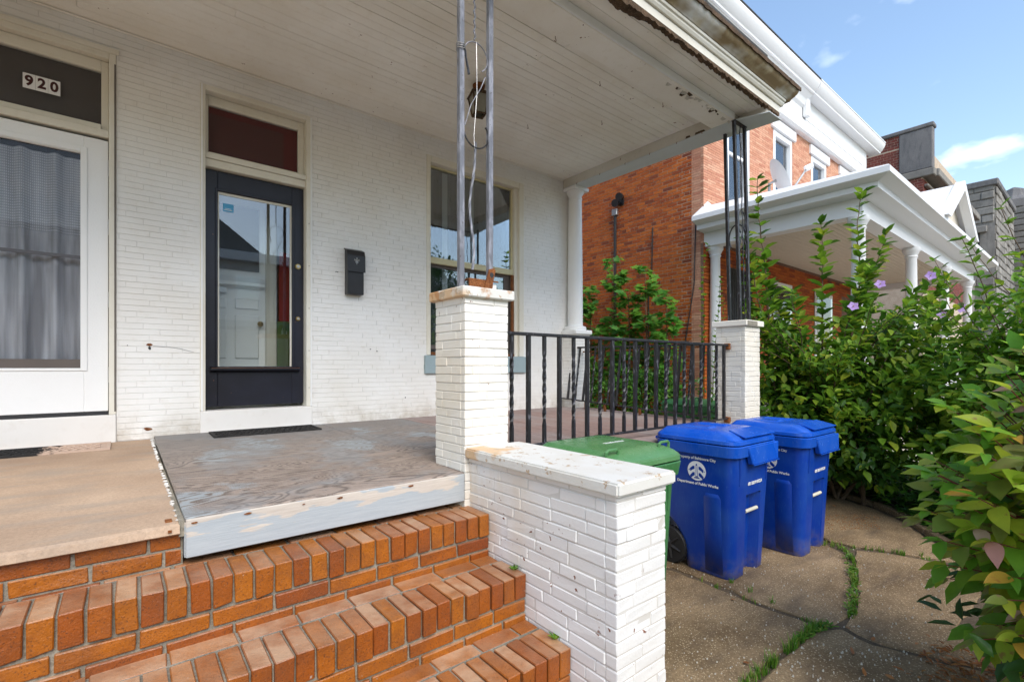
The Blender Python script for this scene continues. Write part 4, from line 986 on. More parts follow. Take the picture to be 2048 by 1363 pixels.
# ---------------------------------------------------------------- wheeled bins
def rrect(hw, yf, yb, r, notch, z, nn=5):
    """plan outline ccw from front-left; notch: (half width, depth) in the front face"""
    P = []
    def cor(cx_, cy_, a0):
        for i in range(nn+1):
            a = R(a0+90*i/nn); P.append((cx_+r*math.cos(a), cy_+r*math.sin(a), z))
    cor(-hw+r, yf+r, 180)
    nw, nd = notch
    P.extend([(-nw-.02+.03, yf, z), (-nw+.045, yf+nd, z), (nw-.005, yf+nd, z), (nw+.03, yf, z)])
    cor(hw-r, yf+r, 270); cor(hw-r, yb-r, 0); cor(-hw+r, yb-r, 90)
    return P
def make_bin(name, label, loc, bodym, lidm, blue=True, group=None):
    t_ = thing(name, label, 'bin', loc, group)
    X0, Y0, Z0 = loc
    def tr(P): return [(x+X0, y+Y0, z+Z0) for x, y, z in P]
    def hw(z): return .250+.045*min(1, z/.9)
    def yf(z): return -.258-.038*min(1, z/.9)
    def yb(z):
        b = .262+.03*z/.9
        if z < .34: b -= .15*(1-(z/.34)**2)**.5 if z < .34 else 0
        return b
    secs = []
    for z in (0, .012, .06, .12, .18, .24, .29, .33, .36, .45, .52, .565, .58, .60, .66, .72, .80, .87):
        dep = .065 if z < .57 else 0
        if z == 0: secs.append(tr(rrect(hw(z)-.008, yf(z)+.008, yb(z)-.008, .06, (.10, .06), z)))
        else: secs.append(tr(rrect(hw(z), yf(z), yb(z), .075, (.10, dep), z)))
    b = MB(); b.loft(secs); body = b.build('body', bodym, t_, smooth=True)
    # swelling ribs down both sides
    for s in (-1, 1):
        q = MB()
        pts = []
        for z in (.03, .3, .56, .59): pts.append((X0+s*(hw(z)-.012), Y0-.13, z, .085 if z < .58 else .06))
        q.loft([[(p[0]+s*.020*math.cos(a), p[1]+p[3]*math.sin(a), p[2]) for a in [i*math.pi/4 for i in range(8)]] for p in pts]); q.build('side_rib', bodym, t_, smooth='all')
    for xx in (-.20, .20):
        q = MB(); q.tube([(X0+xx, Y0+yf(.66)-.001, .66), (X0+xx, Y0+yf(.86)-.004, .86)], [.006, .010], 6); q.build('front_rib', bodym, t_, smooth=True)
    # collar rim
    def ring(z, e, r=.085): return tr(rrect(hw(.9)+e, yf(.9)-e, yb(.9)+e, r, (.1, 0), z))
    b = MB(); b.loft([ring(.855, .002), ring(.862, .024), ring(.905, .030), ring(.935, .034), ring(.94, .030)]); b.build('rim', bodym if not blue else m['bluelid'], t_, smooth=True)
    if blue:
        # lift flap hanging below the rim at the front
        f = MB(); y1 = Y0+yf(.9)-.032; x0, x1 = X0-.155, X0+.305
        f.hexa([(x0+.055, y1-.012, .80), (x1-.01, y1-.012, .80), (x1-.01, y1+.006, .80), (x0+.055, y1+.03, .80), (x0-.01, y1-.004, .93), (x1+.012, y1-.004, .93), (x1+.012, y1+.03, .93), (x0-.01, y1+.03, .93)])
        f.build('lift_flap', m['bluelid'], t_, bevel=.006)
        part('flap_lip', m['bluelid'], t_, (x0+.05, x1-.006, y1-.018, y1-.0125, .797, .803))
    # lid
    zl = .944
    L0 = [ring(zl, .018, .09), ring(zl+.006, .034, .09), ring(zl+.03, .032, .09), ring(zl+.036, .022, .09)]
    b = MB(); b.loft(L0); lid = b.build('lid', lidm, t_, smooth=True)
    zt = zl+.036
    def rr(e0, ef, eb, z, r=.05): return tr(rrect(hw(.9)+e0, yf(.9)-ef, yb(.9)+eb, r, (.1, 0), z))
    b = MB(); b.loft([rr(.016, .016, .02, zt), rr(.006, -.01, .0, zt+.018), rr(-.035, -.08, -.02, zt+.046), rr(-.06, -.11, -.05, zt+.052)]); b.build('lid_dome', lidm, lid, smooth=True)
    if blue:
        b = MB(); y1 = Y0+yf(.9)
        b.hexa([(X0-.20, y1-.03, zt+.012), (X0+.26, y1-.03, zt+.012), (X0+.22, y1+.10, zt+.042), (X0-.17, y1+.10, zt+.042), (X0-.205, y1-.035, zt+.022), (X0+.265, y1-.035, zt+.022), (X0+.22, y1+.10, zt+.060), (X0-.17, y1+.10, zt+.060)]); b.build('lid_brow', lidm, lid, bevel=.004)
        b = MB(); 
        for s in (-1, 1):
            b.loft([rr(-.06, -.12, -.03, zt+.066)[0:0] or [(X0+s*.05, Y0-.05, zt+.051), (X0+s*.17, Y0-.05, zt+.05), (X0+s*.17, Y0+.17, zt+.05), (X0+s*.05, Y0+.17, zt+.051)], [(X0+s*.07, Y0-.03, zt+.064), (X0+s*.15, Y0-.03, zt+.060), (X0+s*.15, Y0+.15, zt+.060), (X0+s*.07, Y0+.15, zt+.064)]])
        b.build('lid_ridges', lidm, lid)
    else:
        for s, yy in ((-1, -.235), (1, -.235)):
            b = MB(); xx = X0+s*.235; y1 = Y0+yy
            b.tube([(xx-.05, y1, zt+.012), (xx-.048, y1-.004, zt+.055), (xx-.035, y1-.006, zt+.064), (xx+.035, y1-.006, zt+.064), (xx+.048, y1-.004, zt+.055), (xx+.05, y1, zt+.008)], .0085, 6); b.build('lid_handle', lidm, lid, smooth=True)
    # hinge handle bar
    b = MB(); yb_ = Y0+.34
    b.tube([(X0-.25, yb_-.06, .925), (X0-.25, yb_, .935), (X0+.25, yb_, .935), (X0+.25, yb_-.06, .925)], .014, 8); b.build('handle_bar', lidm, t_, smooth=True)
    part('hinge_block', lidm, t_, (X0-.20, X0-.12, yb_-.05, yb_+.016, .92, .97), (X0+.12, X0+.20, yb_-.05, yb_+.016, .92, .97), bevel=.008)
    # grip bar
    b = MB(); b.tube([(X0-.07, Y0+yf(.46)+.016, .455), (X0+.11, Y0+yf(.46)+.016, .455)], .013, 10); b.build('grip_bar', m['cream'], t_, smooth=True)
        # wheels
    for s in (-1, 1):
        xc = X0+s*.245; yc = Y0+.215; rw = .135
        def disc(r_, x_): return [(x_, yc+r_*math.cos(i*math.pi/14), rw+r_*math.sin(i*math.pi/14)) for i in range(28)]
        w = MB(); w.loft([disc(rw*.72, xc+.026), disc(rw*.95, xc+.028), disc(rw, xc+.018), disc(rw, xc-.018), disc(rw*.95, xc-.028), disc(rw*.72, xc-.026)]); wo_ = w.build('wheel', m['rubber'], t_, smooth=True)
        tr_b = MB()
        for i in range(28):
            a = i*math.pi/14; tr_b.hexa([(xc-.02, yc+rw*.985*math.cos(a-.05), rw+rw*.985*math.sin(a-.05)), (xc+.02, yc+rw*.985*math.cos(a-.05), rw+rw*.985*math.sin(a-.05)), (xc+.02, yc+rw*.985*math.cos(a+.05), rw+rw*.985*math.sin(a+.05)), (xc-.02, yc+rw*.985*math.cos(a+.05), rw+rw*.985*math.sin(a+.05))] +
                [(xc-.02, yc+rw*1.03*math.cos(a-.04), rw+rw*1.03*math.sin(a-.04)), (xc+.02, yc+rw*1.03*math.cos(a-.04), rw+rw*1.03*math.sin(a-.04)), (xc+.02, yc+rw*1.03*math.cos(a+.04), rw+rw*1.03*math.sin(a+.04)), (xc-.02, yc+rw*1.03*math.cos(a+.04), rw+rw*1.03*math.sin(a+.04))])
        tr_b.build('tread', m['rubber'], wo_)
        sp_ = MB()
        for i in range(6):
            a = i*math.pi/3+.3; ca, sa = math.cos(a), math.sin(a)
            sp_.tube([(xc+s*.028, yc+.02*ca, rw+.02*sa), (xc+s*.030, yc+.098*ca, rw+.098*sa)], [.016, .008], 4)
        sp_.tube([(xc+s*.02, yc, rw), (xc+s*.045, yc, rw)], .026, 12); sp_.build('hub', m['blackpaint'], wo_, smooth=True)
    b = MB(); b.tube([(X0-.25, Y0+.215, .135), (X0+.25, Y0+.215, .135)], .011, 8); b.build('axle', m['steel'], t_)
    # print
    zc = .735
    def sidex(z): return X0-hw(z)-.0022
    sl_ = math.atan(.055/.9)
    SM = Matrix.Translation((sidex(.735), Y0-.02, .735))@Matrix.Rotation(-sl_, 4, 'Y')@FACE_MX
    if blue:
        text_mesh('Property of Baltimore City', .027, m['decal'], t_, SM@Matrix.Translation((0, .092, .0005)), bold=.0008)
        text_mesh('Department of Public Works', .027, m['decal'], t_, SM@Matrix.Translation((0, -.092, .0005)), bold=.0008)
        def disc2(r_, zz, nm, mt, pts=None, ox=0, oy=0):
            b = MB(); P = pts or [(r_*math.cos(i*math.pi/20)+ox, r_*math.sin(i*math.pi/20)+oy) for i in range(40)]
            b.extrude(P, lambda u, v: (u, v, zz), lambda u, v: (u, v, zz+.0006)); b.v = [tuple(SM@Vector(v)) for v in b.v]; return b.build(nm, mt, t_)
        disc2(.071, .0, 'emblem_disc', m['decal'])
        for sx in (-1, 1):
            for (a, b_) in (((.022, .034), (.052, .008)), ((.022, -.012), (.055, -.042))):
                x0, y0 = a; x1, y1 = b_
                P = [(sx*.016, y0), (sx*.030, y0-.002), (sx*.056*.95, y1+.004), (sx*.054*.9, y1-.018), (sx*.034, y1-.004), (sx*.016, y0-.022)]
                disc2(0, .0008, 'emblem_lozenge', m['blue'], P)
        disc2(0, .0012, 'emblem_tower', m['blue'], [(-.010, -.045), (.010, -.045), (.007, -.01), (.006, .042), (.002, .052), (-.002, .052), (-.006, .042), (-.007, -.01)])
        disc2(0, .002, 'emblem_tower_inlay', m['decal'], [(-.006, -.038), (.006, -.038), (.003, -.008), (.003, .038), (-.003, .038), (-.003, -.008)])
        disc2(0, .0012, 'emblem_base', m['blue'], [(-.022, -.055), (.022, -.055), (.018, -.047), (-.018, -.047)])
        for a in (160, 20): disc2(.004, .0012, 'emblem_dot', m['blue'], None, .062*math.cos(R(a)), .062*math.sin(R(a))-.02)
        FM = Matrix.Translation((X0+.03, Y0+yf(.66)-.0025, .655))@Matrix.Rotation(math.atan(.038/.9), 4, 'X')@FACE_MY
        text_mesh('65R 120219 MXCLM', .030, m['decal'], t_, FM, bold=.0012, sx=.82)
    else:
        text_mesh('TRASH ONLY', .030, m['decal'], t_, Matrix.Translation((X0+.05, Y0-.02, zt+.0535)), bold=.0006)
    return t_
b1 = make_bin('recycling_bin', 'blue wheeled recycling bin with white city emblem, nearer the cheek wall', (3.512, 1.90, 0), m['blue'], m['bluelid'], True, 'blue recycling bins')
b2 = copy_tree(b1, (.835, -.135, 0)); b2['label'] = 'blue wheeled recycling bin farther right, beside the leafy bush'
make_bin('trash_bin', 'green wheeled trash bin standing behind the white cheek wall', (2.245, 1.895, 0), m['green'], m['greenlid'], False)
tb = make_bin('trash_bin', 'dark green bin in the side driveway behind the porch railing', (6.6, 3.95, -.03), m['green'], m['green'], False)

# ---------------------------------------------------------------- neighbouring brick double house
NX, NY = 8.38, 4.75
nh = thing('brick_double_house', 'red brick double house with white box cornice and white porch', 'house', (12.5, NY, 0))
sw = part('side_wall', m['redmortar'], nh, (NX+.006, NX+.3, NY+.245, 16, -.05, E+5.9))
bs = [(NX+.03, (a+b)/2, z, b-a, 'y') for a, b, z in courses(NY+.24, 11.5, -.05, E+5.85, .212, .0677, .011, header=6)]
lay(sw, bs, .2, .06, .057, m['redbrick'], 200, bevel=.004, j=.002, proud=.002)
wins = [(9.22, 10.18), (11.33, 12.32), (13.50, 14.5), (15.55, 16.5)]
ops = [(a-.02, b+.02, E+3.3, E+5.55) for a, b in wins]+[(9.3, 10.3, 0, E+2.0), (11.0, 12.2, E-.1, E+1.9), (13.6, 14.8, E-.1, E+1.9), (15.6, 16.5, 0, E+2.0)]
fwb = [(NX+.004, 17.66, NY+.005, NY+.25, -.05, E+3.28), (NX+.004, 17.66, NY+.005, NY+.25, E+5.57, E+5.75), (NX+.004, 17.66, NY+.13, NY+.25, E+3.28, E+5.57)]
xx_ = NX+.004
for a, b_ in wins+[(17.66, 18)]: fwb.append((xx_, a-.02, NY+.005, NY+.13, E+3.28, E+5.57)); xx_ = b_+.02
fw = part('front_wall', m['darkjoint'], nh, *fwb)
bs = [((a+b)/2, NY+.03, z, b-a, 'x') for a, b, z in courses(NX, 17.66, E+2.3, E+5.72, .30, .0472, .006, ops)]
bs += [(NX+.03, (a+b)/2, z, b-a, 'y') for a, b, z in courses(NY+.061, NY+.245, -.05, E+5.72, .30, .0472, .006)]
lay(fw, bs, .3, .06, .042, m['tanbrick'], 100, bevel=.002, j=.001, proud=.001)
fl_ = part('ground_storey', m['darkjoint'], nh, (NX+.31, 17.6, NY-.002, NY+.0035, -.05, E+2.4))
bs = [((a+b)/2, NY-.01, z, b-a, 'x') for a, b, z in courses(NX, 17.66, 0, E+2.3, .30, .0677, .008, ops)]
lay(fl_, bs, .3, .03, .058, m['redbrick'], 0, rest='lower_brickwork')
for a, b_ in wins:
    w = part('window', m['nwhite'], nh, (a, a+.10, NY-.005, NY+.12, E+3.3, E+5.32), (b_-.10, b_, NY-.005, NY+.12, E+3.3, E+5.32), (a+.1, b_-.1, NY+.0, NY+.12, E+5.2, E+5.32), (a+.1, b_-.1, NY+.04, NY+.10, E+4.25, E+4.31), bevel=.006)
    part('pane', m['glass'], w, (a+.1, b_-.1, NY+.075, NY+.08, E+3.3, E+5.21)); part('blind', m['curtain'], w, (a+.1, b_-.1, NY+.10, NY+.11, E+3.3, E+5.2))
    part('lintel', m['nwhite'], w, (a-.14, b_+.14, NY-.05, NY+.02, E+5.33, E+5.56), bevel=.01)
part('door', m['dark'], nh, (9.35, 10.25, NY-.02, NY-.012, 0, E+1.95)); part('iron_grille', m['iron'], nh, *[(9.38+.09*i, 9.39+.09*i, NY-.05, NY-.04, .2, E+1.9) for i in range(10)])
dw = part('window', m['nwhite'], nh, (11.0, 12.2, NY-.06, NY-.03, E-.1, E+1.9), bevel=.01); part('pane', m['glass'], dw, (11.08, 12.12, NY-.07, NY-.065, E-.02, E+1.8))
dw = part('window', m['nwhite'], nh, (13.6, 14.8, NY-.06, NY-.03, E-.1, E+1.9), bevel=.01); part('pane', m['glass'], dw, (13.68, 14.72, NY-.07, NY-.065, E-.02, E+1.8))
# cornice
CXM = 12.9
for (xa, xb, nm) in ((8.1, CXM, 0), (CXM+.02, 17.66, 1)):
    cor = MB().xprof([(NY+.0, E+5.60), (4.64, E+5.60), (4.60, E+5.64), (4.60, E+5.80), (4.63, E+5.83), (4.70, E+6.03), (NY+.0, E+6.03)], xa, xb).build('architrave', m['nwhite'], nh)
    if nm == 0:
        fz = MB().xprof([(NY, E+6.032), (4.70, E+6.032), (4.70, E+6.25), (4.64, E+6.30), (4.60, E+6.42), (4.52, E+6.50), (4.50, E+6.535), (NY, E+6.535)], xa, xb).build('frieze', m['nwhite'], nh)
    else:
        fz = part('frieze', m['nwhite'], nh, (xa, xb, 4.70, NY, E+6.032, E+6.535))
        x = xa
        while x < xb-.03: part('siding_rib', m['nwhite'], fz, (x, x+.055, 4.688, 4.699, E+6.04, E+6.53), bevel=.004); x += .062
    xe = xb+(.45 if nm else 0)
    MB().xprof([(NY, E+6.537), (4.46, E+6.537), (4.455, E+6.575), (4.42, E+6.60), (4.36, E+6.70), (4.335, E+6.76), (4.335, E+6.80), (4.50, E+6.81), (NY, E+6.82)], xa-(.3 if nm == 0 else 0), xe).build('gutter', m['nwhite'], nh, smooth=True)
    part('roof_edge', m['roof'] if nm == 0 else m['nwhite'], nh, (xa-(.3 if nm == 0 else 0), xe+.01, 4.325, 4.7, E+6.811, E+6.84))
part('cornice_console', m['nwhite'], nh, (CXM-.12, CXM+.07, 4.58, 4.69, E+6.036, E+6.53), bevel=.02)
part('roof', m['roof'], nh, (NX, 17.66, NY, 16, E+5.8, E+6.86), (9, 17.6, 7.0, 15, E+6.87, E+7.0))
part('rear_block', m['redbrick'], nh, (NX+.29, 17.655, NY+.26, 16, -.05, E+5.8))
ch = part('chimney', m['darkbrick'], nh, (12.3, 12.9, 6.0, 6.5, E+6.8, E+9.0))
part('chimney_pots', m['darkbrick'], nh, (12.32, 12.5, 6.02, 6.4, E+9.0, E+9.15), (12.6, 12.88, 6.02, 6.4, E+9.0, E+9.12))
# neighbour porch
npo = thing('neighbor_porch', 'white neighbouring porch roof on round columns with small front gable', 'porch', (12, 3.3, 0))
XL, YF = 7.97, 1.86
def eavering(ex, z): return [(XL+ex, NY-.002, z), (XL+ex, YF+ex, z), (17.8-ex, YF+ex, z), (17.8-ex, NY-.002, z)]
b = MB()
def band(b, e0, z0, e1, z1):
    A_, B_ = eavering(e0, z0), eavering(e1, z1)
    for i in range(3): b.add([A_[i], A_[i+1], B_[i+1], B_[i]], [(0, 1, 2, 3)])
band(b, 0, E+2.62, 0, E+2.70); band(b, .02, E+2.615, 0, E+2.62); band(b, .17, E+2.57, .02, E+2.615); b.build('eave_cove', m['nwhite'], npo, fixn=False)
b = MB(); band(b, .17, E+2.49, .17, E+2.57); band(b, .42, E+2.47, .17, E+2.49); b.build('eave_fascia', m['nwhite'], npo, fixn=False)
b = MB(); band(b, .42, E+2.22, .42, E+2.47); band(b, .66, E+2.22, .42, E+2.22); band(b, .66, E+2.38, .66, E+2.22); b.build('beam', m['nwhite'], npo, fixn=False)
m['porchceil'] = plain('porch_ceiling_cream', (.60, .54, .44), .6, .08)
pcl = part('ceiling', m['porchceil'], npo, (XL+.6, 17.2, YF+.6, NY-.003, E+2.39, E+2.40))
y_ = YF+.67
while y_ < NY-.05: part('ceiling_board', m['porchceil'], pcl, (XL+.665, 17.1, y_, y_+.084, E+2.375, E+2.389), bevel=.004); y_ += .09
b = MB(); b.loft([[(XL, YF, E+2.701), (17.8, YF, E+2.701), (17.8, NY-.004, E+2.701), (XL, NY-.004, E+2.701)], [(XL+.02, YF+.02, E+2.72), (17.7, YF+.02, E+2.72), (17.7, NY-.004, E+2.95), (XL+.35, NY-.004, E+2.95)]]); b.build('roof', m['nwhite'], npo)
b = MB()
P = [(8.385-.0, E+2.70)]
for i in range(9): P.append((8.385+.12*i, E+3.0+.03*((i*3) % 4)))
P.append((9.4, E+2.70)); b.yprof(P, NY-.012, NY-.001); b.build('roof_flashing', m['nwhite'], npo)
gb = MB(); gx = 12.82
gb.add([(11.3, YF+.02, E+2.70), (14.4, YF+.02, E+2.70), (gx, YF+.02, E+3.60), (11.3, 3.8, E+2.80), (14.4, 3.8, E+2.80), (gx, 4.2, E+3.60)], [(0, 2, 5, 3), (1, 4, 5, 2)])
gb.build('gable_roof', m['nwhite'], npo, fixn=False)
gb = MB(); gb.yprof([(11.3, E+2.69), (11.55, E+2.69), (gx, E+3.45), (14.15, E+2.69), (14.4, E+2.69), (gx, E+3.64)], YF-.06, YF+.08); gb.build('gable_rake', m['nwhite'], npo)
gb = MB(); gb.yprof([(11.5, E+2.70), (14.2, E+2.70), (gx, E+3.5)], YF+.16, YF+.2); gb.build('gable_panel', m['porchceil'], npo)
for cx_, cy_ in ((8.50, 2.36), (11.5, 2.36), (14.3, 2.36), (17.1, 2.36), (8.56, 4.62)):
    c_ = MB(); c_.lathe((cx_, cy_, 0), [(.135, E-.6), (.135, E-.55), (.105, E-.52), (.10, E+.6), (.085, E+2.02), (.105, E+2.05), (.09, E+2.07), (.125, E+2.14), (.14, E+2.16), (.14, E+2.22)], 20); c_.build('column', m['nwhite'], npo, smooth=True)
part('deck', m['walk'], npo, (XL+.3, 17.3, 2.1, NY-.005, 0, E-.6))
part('deck_rail', m['nwhite'], npo, (8.5, 17.1, 2.33, 2.39, E+.0, E+.06), *[(8.6+.15*i, 8.64+.15*i, 2.34, 2.38, E-.5, E+.0) for i in range(56)])
sdh = thing('satellite_dish', 'white satellite dish standing on the neighbouring porch roof', 'satellite dish', (8.74, 3.62, E+2.75))
D0 = Vector((8.74, 3.62, E+3.20)); dn = Vector((.55, -.72, .42)).normalized(); du = Vector((0, 0, 1)); du = (du-dn*du.dot(dn)).normalized(); dr = du.cross(dn)
b = MB(); rings = []
for r_, dz in ((.02, 0), (.15, .012), (.28, .045), (.36, .075)): rings.append([tuple(D0+dn*dz+(dr*math.cos(i*math.pi/14)*.85+du*math.sin(i*math.pi/14))*r_) for i in range(28)])
b.loft(rings, cap=False); b.build('dish', m['decal'], sdh, smooth='all', fixn=False)
tip = D0+dn*.50-du*.05+dr*.0
b = MB(); b.tube([D0-du*.33+dn*.06, tip], .016, 6); b.build('arm', m['steel'], sdh)
b = MB(); b.tube([tip-dn*.03, tip+dn*.09], .05, 8); b.build('receiver', m['decal'], sdh)
b = MB(); b.tube([D0, D0-dn*.12, D0-dn*.12-Vector((0, 0, .5))], .024, 6); b.build('mast', m['steel'], sdh)
# things on the brick side wall
fld = thing('flood_lamp', 'two black flood lamp heads on the red brick side wall', 'lamp', (NX, 6.6, E+4.0))
def npx(px, py):    # point on the side wall plane
    u = (px-1024)/965; t_ = NX/(FX+u*FY); return ((FY-u*FX)*t_, E+(733-py)/965*t_)
for px, py in ((1239, 409), (1247, 396)):
    y_, z_ = npx(px, py); b = MB(); b.tube([(NX-.02, y_, z_), (NX-.1, y_-.02, z_), (NX-.22, y_-.05, z_-.03)], [.03, .06, .085], 10); b.build('lamp_head', m['blackpaint'], fld, smooth=True)
y_, z_ = npx(1244, 403); part('mount_plate', m['blackpaint'], fld, (NX-.03, NX-.002, y_-.06, y_+.06, z_-.08, z_+.08))
cd = thing('wall_conduit', 'dark conduit with gray box running down the brick side wall', 'conduit', (NX, 6.9, 0))
y_, z_ = npx(1232, 430); b = MB(); b.tube([(NX-.025, y_, z_), (NX-.022, y_+.01, 2.6), (NX-.025, y_, .4)], .03, 8); b.build('pipe', m['blackpaint'], cd)
part('junction_box', m['steel'], cd, (NX-.07, NX-.002, y_-.07, y_+.07, z_-.02, z_+.12), bevel=.01)
y_, z_ = npx(1306, 455)
MB().tube([(NX-.012, y_, z_), (NX-.014, y_+.02, z_-.9), (NX-.012, y_+.1, z_-1.3), (NX-.012, y_+.1, 0)], .012, 6).build('cable', m['blackpaint'], cd)
y_, z_ = npx(1392, 440)
MB().tube([(NX-.012, y_, z_), (NX-.03, y_+.02, z_-1.2), (NX-.014, y_+.2, z_-2.2), (NX-.012, y_+.25, 0)], .010, 6).build('cable', m['blackpaint'], cd)

# ---------------------------------------------------------------- far buildings
dbg = thing('dark_brick_house', 'dark red brick house with stone parapet panel beyond the white cornice', 'house', (27, 8, 0))
DX, DY = 24.5, 4.66
dwl = part('wall', m['redmortar'], dbg, (DX+.01, 34, DY+.01, 18, 0, E+8.85), (DX+.01, DX+.35, DY+.4, DY+1.88, E+8.851, E+9.355))
bs = [(DX+.03, (a+b)/2, z, b-a, 'y') for a, b, z in courses(DY+.06, 10.5, E+4.2, E+8.85, .22, .10, .014)]+[(DX+.03, (a+b)/2, z, b-a, 'y') for a, b, z in courses(DY+.7, DY+1.88, E+8.85, E+9.36, .22, .10, .014)]+[((a+b)/2, DY+.03, z, b-a, 'x') for a, b, z in courses(DX, 33.9, E+3.0, E+7.4, .22, .10, .014)]
lay(dwl, bs, .22, .06, .086, m['darkbrick'], 40)
part('parapet_panel', m['stonepanel'], dbg, (DX-.06, DX+.3, DY-.30, DY+.75, E+7.75, E+9.35), bevel=.03)
part('panel_ledge', m['stone'], dbg, (DX-.1, DX+.32, DY-.36, DY+.76, E+7.45, E+7.74), bevel=.03)
part('parapet_coping', m['stonepanel'], dbg, (DX-.09, DX+.4, DY-.34, DY+1.9, E+9.36, E+9.52), (DX-.05, 34, DY+1.9, 18, E+8.86, E+9.05), bevel=.03)
part('slate_slope', m['roof'], dbg, (DX+.2, 34, DY+2.2, 17, E+9.06, E+9.9))
part('cornice', m['stone'], dbg, (DX+.25, 34, DY-.45, DY, E+7.45, E+7.75), (DX+.1, 34, DY-.15, DY, E+7.1, E+7.2), bevel=.03)
stc = thing('stone_church', 'gray rough stone church with crenellated towers in the far distance', 'church', (42, 5, 0))
sx_, sy_ = 37.0, 4.0
stw = part('tower', m['stone'], stc, (sx_, sx_+7.5, sy_, sy_+4.5, 0, E+9.9))
part('tower_coping', m['stonepanel'], stc, (sx_-.15, sx_+7.6, sy_-.15, sy_+4.7, E+9.9, E+10.25), bevel=.05)
part('belfry_opening', m['dark'], stw, (sx_-.03, sx_-.005, sy_+.6, sy_+2.2, E+5.2, E+7.4))
part('opening_lintel', m['stone'], stw, (sx_-.2, sx_-.005, sy_+.3, sy_+2.5, E+7.4, E+7.75), bevel=.03)
for z in range(22):
    yy = sy_+.02*(z % 2)
    while yy < sy_+4.4:
        l_ = random.uniform(.5, 1.1); h_ = .43
        z0 = E+.6+z*.43
        if not (z0+h_ > E+5.1 and z0 < E+7.8 and yy < sy_+2.6 and yy+l_ > sy_+.3) and z0 > E+2.5: part('stone', m['stone'], stw, (sx_-.04-random.random()*.06, sx_-.002, yy+.015, min(yy+l_, sy_+4.45), z0+.02, z0+h_-.02), bevel=.04)
        yy += l_
for z in range(17):
    xx = sx_+.3*(z % 2)*.5
    while xx < sx_+7.2:
        l_ = random.uniform(.6, 1.3); z0 = E+2.7+z*.42
        part('stone', m['stone'], stw, (xx+.015, min(xx+l_, sx_+7.45), sy_-.04-random.random()*.06, sy_-.002, z0+.02, z0+.40), bevel=.04); xx += l_
part('annex', m['stone'], stc, (sx_-3.0, sx_+.0, sy_+.8, sy_+4, 0, E+4.6), bevel=.05)
for xx in (9.5, 13.5):
    part('turret', m['stone'], stc, (sx_+xx, sx_+xx+1.6, sy_-.6, sy_+1.0, 0, E+10.6+xx*.02), bevel=.05)
    for z in range(20):
        for fx in range(2):
            z0 = E+2.6+z*.4; a = sx_+xx+fx*.8
            part('stone', m['stone'], stc, (a+.02, a+.78, sy_-.67-.05*random.random(), sy_-.602, z0+.02, z0+.38), bevel=.04); part('stone', m['stone'], stc, (sx_+xx-.07-.05*random.random(), sx_+xx-.002, sy_-.6+fx*.8+.02, sy_-.6+fx*.8+.78, z0+.02, z0+.38), bevel=.04)
    MB().lathe((sx_+xx+.8, sy_+.2, 0), [(1.0, E+10.7), (1.0, E+11.2), (.7, E+11.5), (.5, E+12.0), (.1, E+12.2)], 10).build('turret_cap', m['stonepanel'], stc)
part('nave', m['stone'], stc, (sx_+7.5, sx_+22, sy_+.5, sy_+9, 0, E+9.6))

# ---------------------------------------------------------------- street side opposite (seen in the glass)
def opp(i, x0, x1, wallm, label, gable):
    t_ = thing('opposite_rowhouse', label, 'house', ((x0+x1)/2, -20, 0)); yf_ = -20
    part('wall', wallm, t_, (x0+.01, x1-.01, -29, yf_, 0, 7.6)); part('cornice', m['nwhite'], t_, (x0, x1, yf_+.01, yf_+.45, 7.2, 7.7), bevel=.03)
    if gable:
        MB().yprof([(x0+.8, 7.7), (x1-.8, 7.7), ((x0+x1)/2, 9.4)], yf_-3, yf_+.2).build('dormer_gable', m['shingle'], t_)
    for k in range(2):
        xa = x0+.9+k*(x1-x0)/2; w = part('window', m['nwhite'], t_, (xa, xa+1.2, yf_+.005, yf_+.08, 4.6, 6.5)); part('pane', m['glass'], w, (xa+.1, xa+1.1, yf_+.085, yf_+.09, 4.7, 6.4))
    part('porch_roof', m['shingle'], t_, (x0+.1, x1-.1, yf_+.01, yf_+2.4, 3.5, 3.8)); 
    for xx in (x0+.3, x1-.3): MB().lathe((xx, yf_+2.2, 0), [(.12, 0), (.12, 3.5)], 12).build('porch_post', m['nwhite'], t_)
    part('door', m['dark'], t_, (x0+.8, x0+1.8, yf_+.01, yf_+.06, .9, 3.0))
for i, (wm, lb) in enumerate(((m['darkbrick'], 'dark brick row house across the street mirrored in the storm door'), (m['shutter'], 'pale row house across the street mirrored in the navy door glass'), (m['redbrick'], 'red brick row house across the street mirrored in the sash window'), (m['shutter'], 'pale row house across the street at the far right'), (m['darkbrick'], 'dark brick row house across the street at the far left'))):
    x0 = [-5.2, .8, 6.8, 12.8, -11.2][i]; opp(i, x0, x0+6, wm, lb, i % 2 == 1)
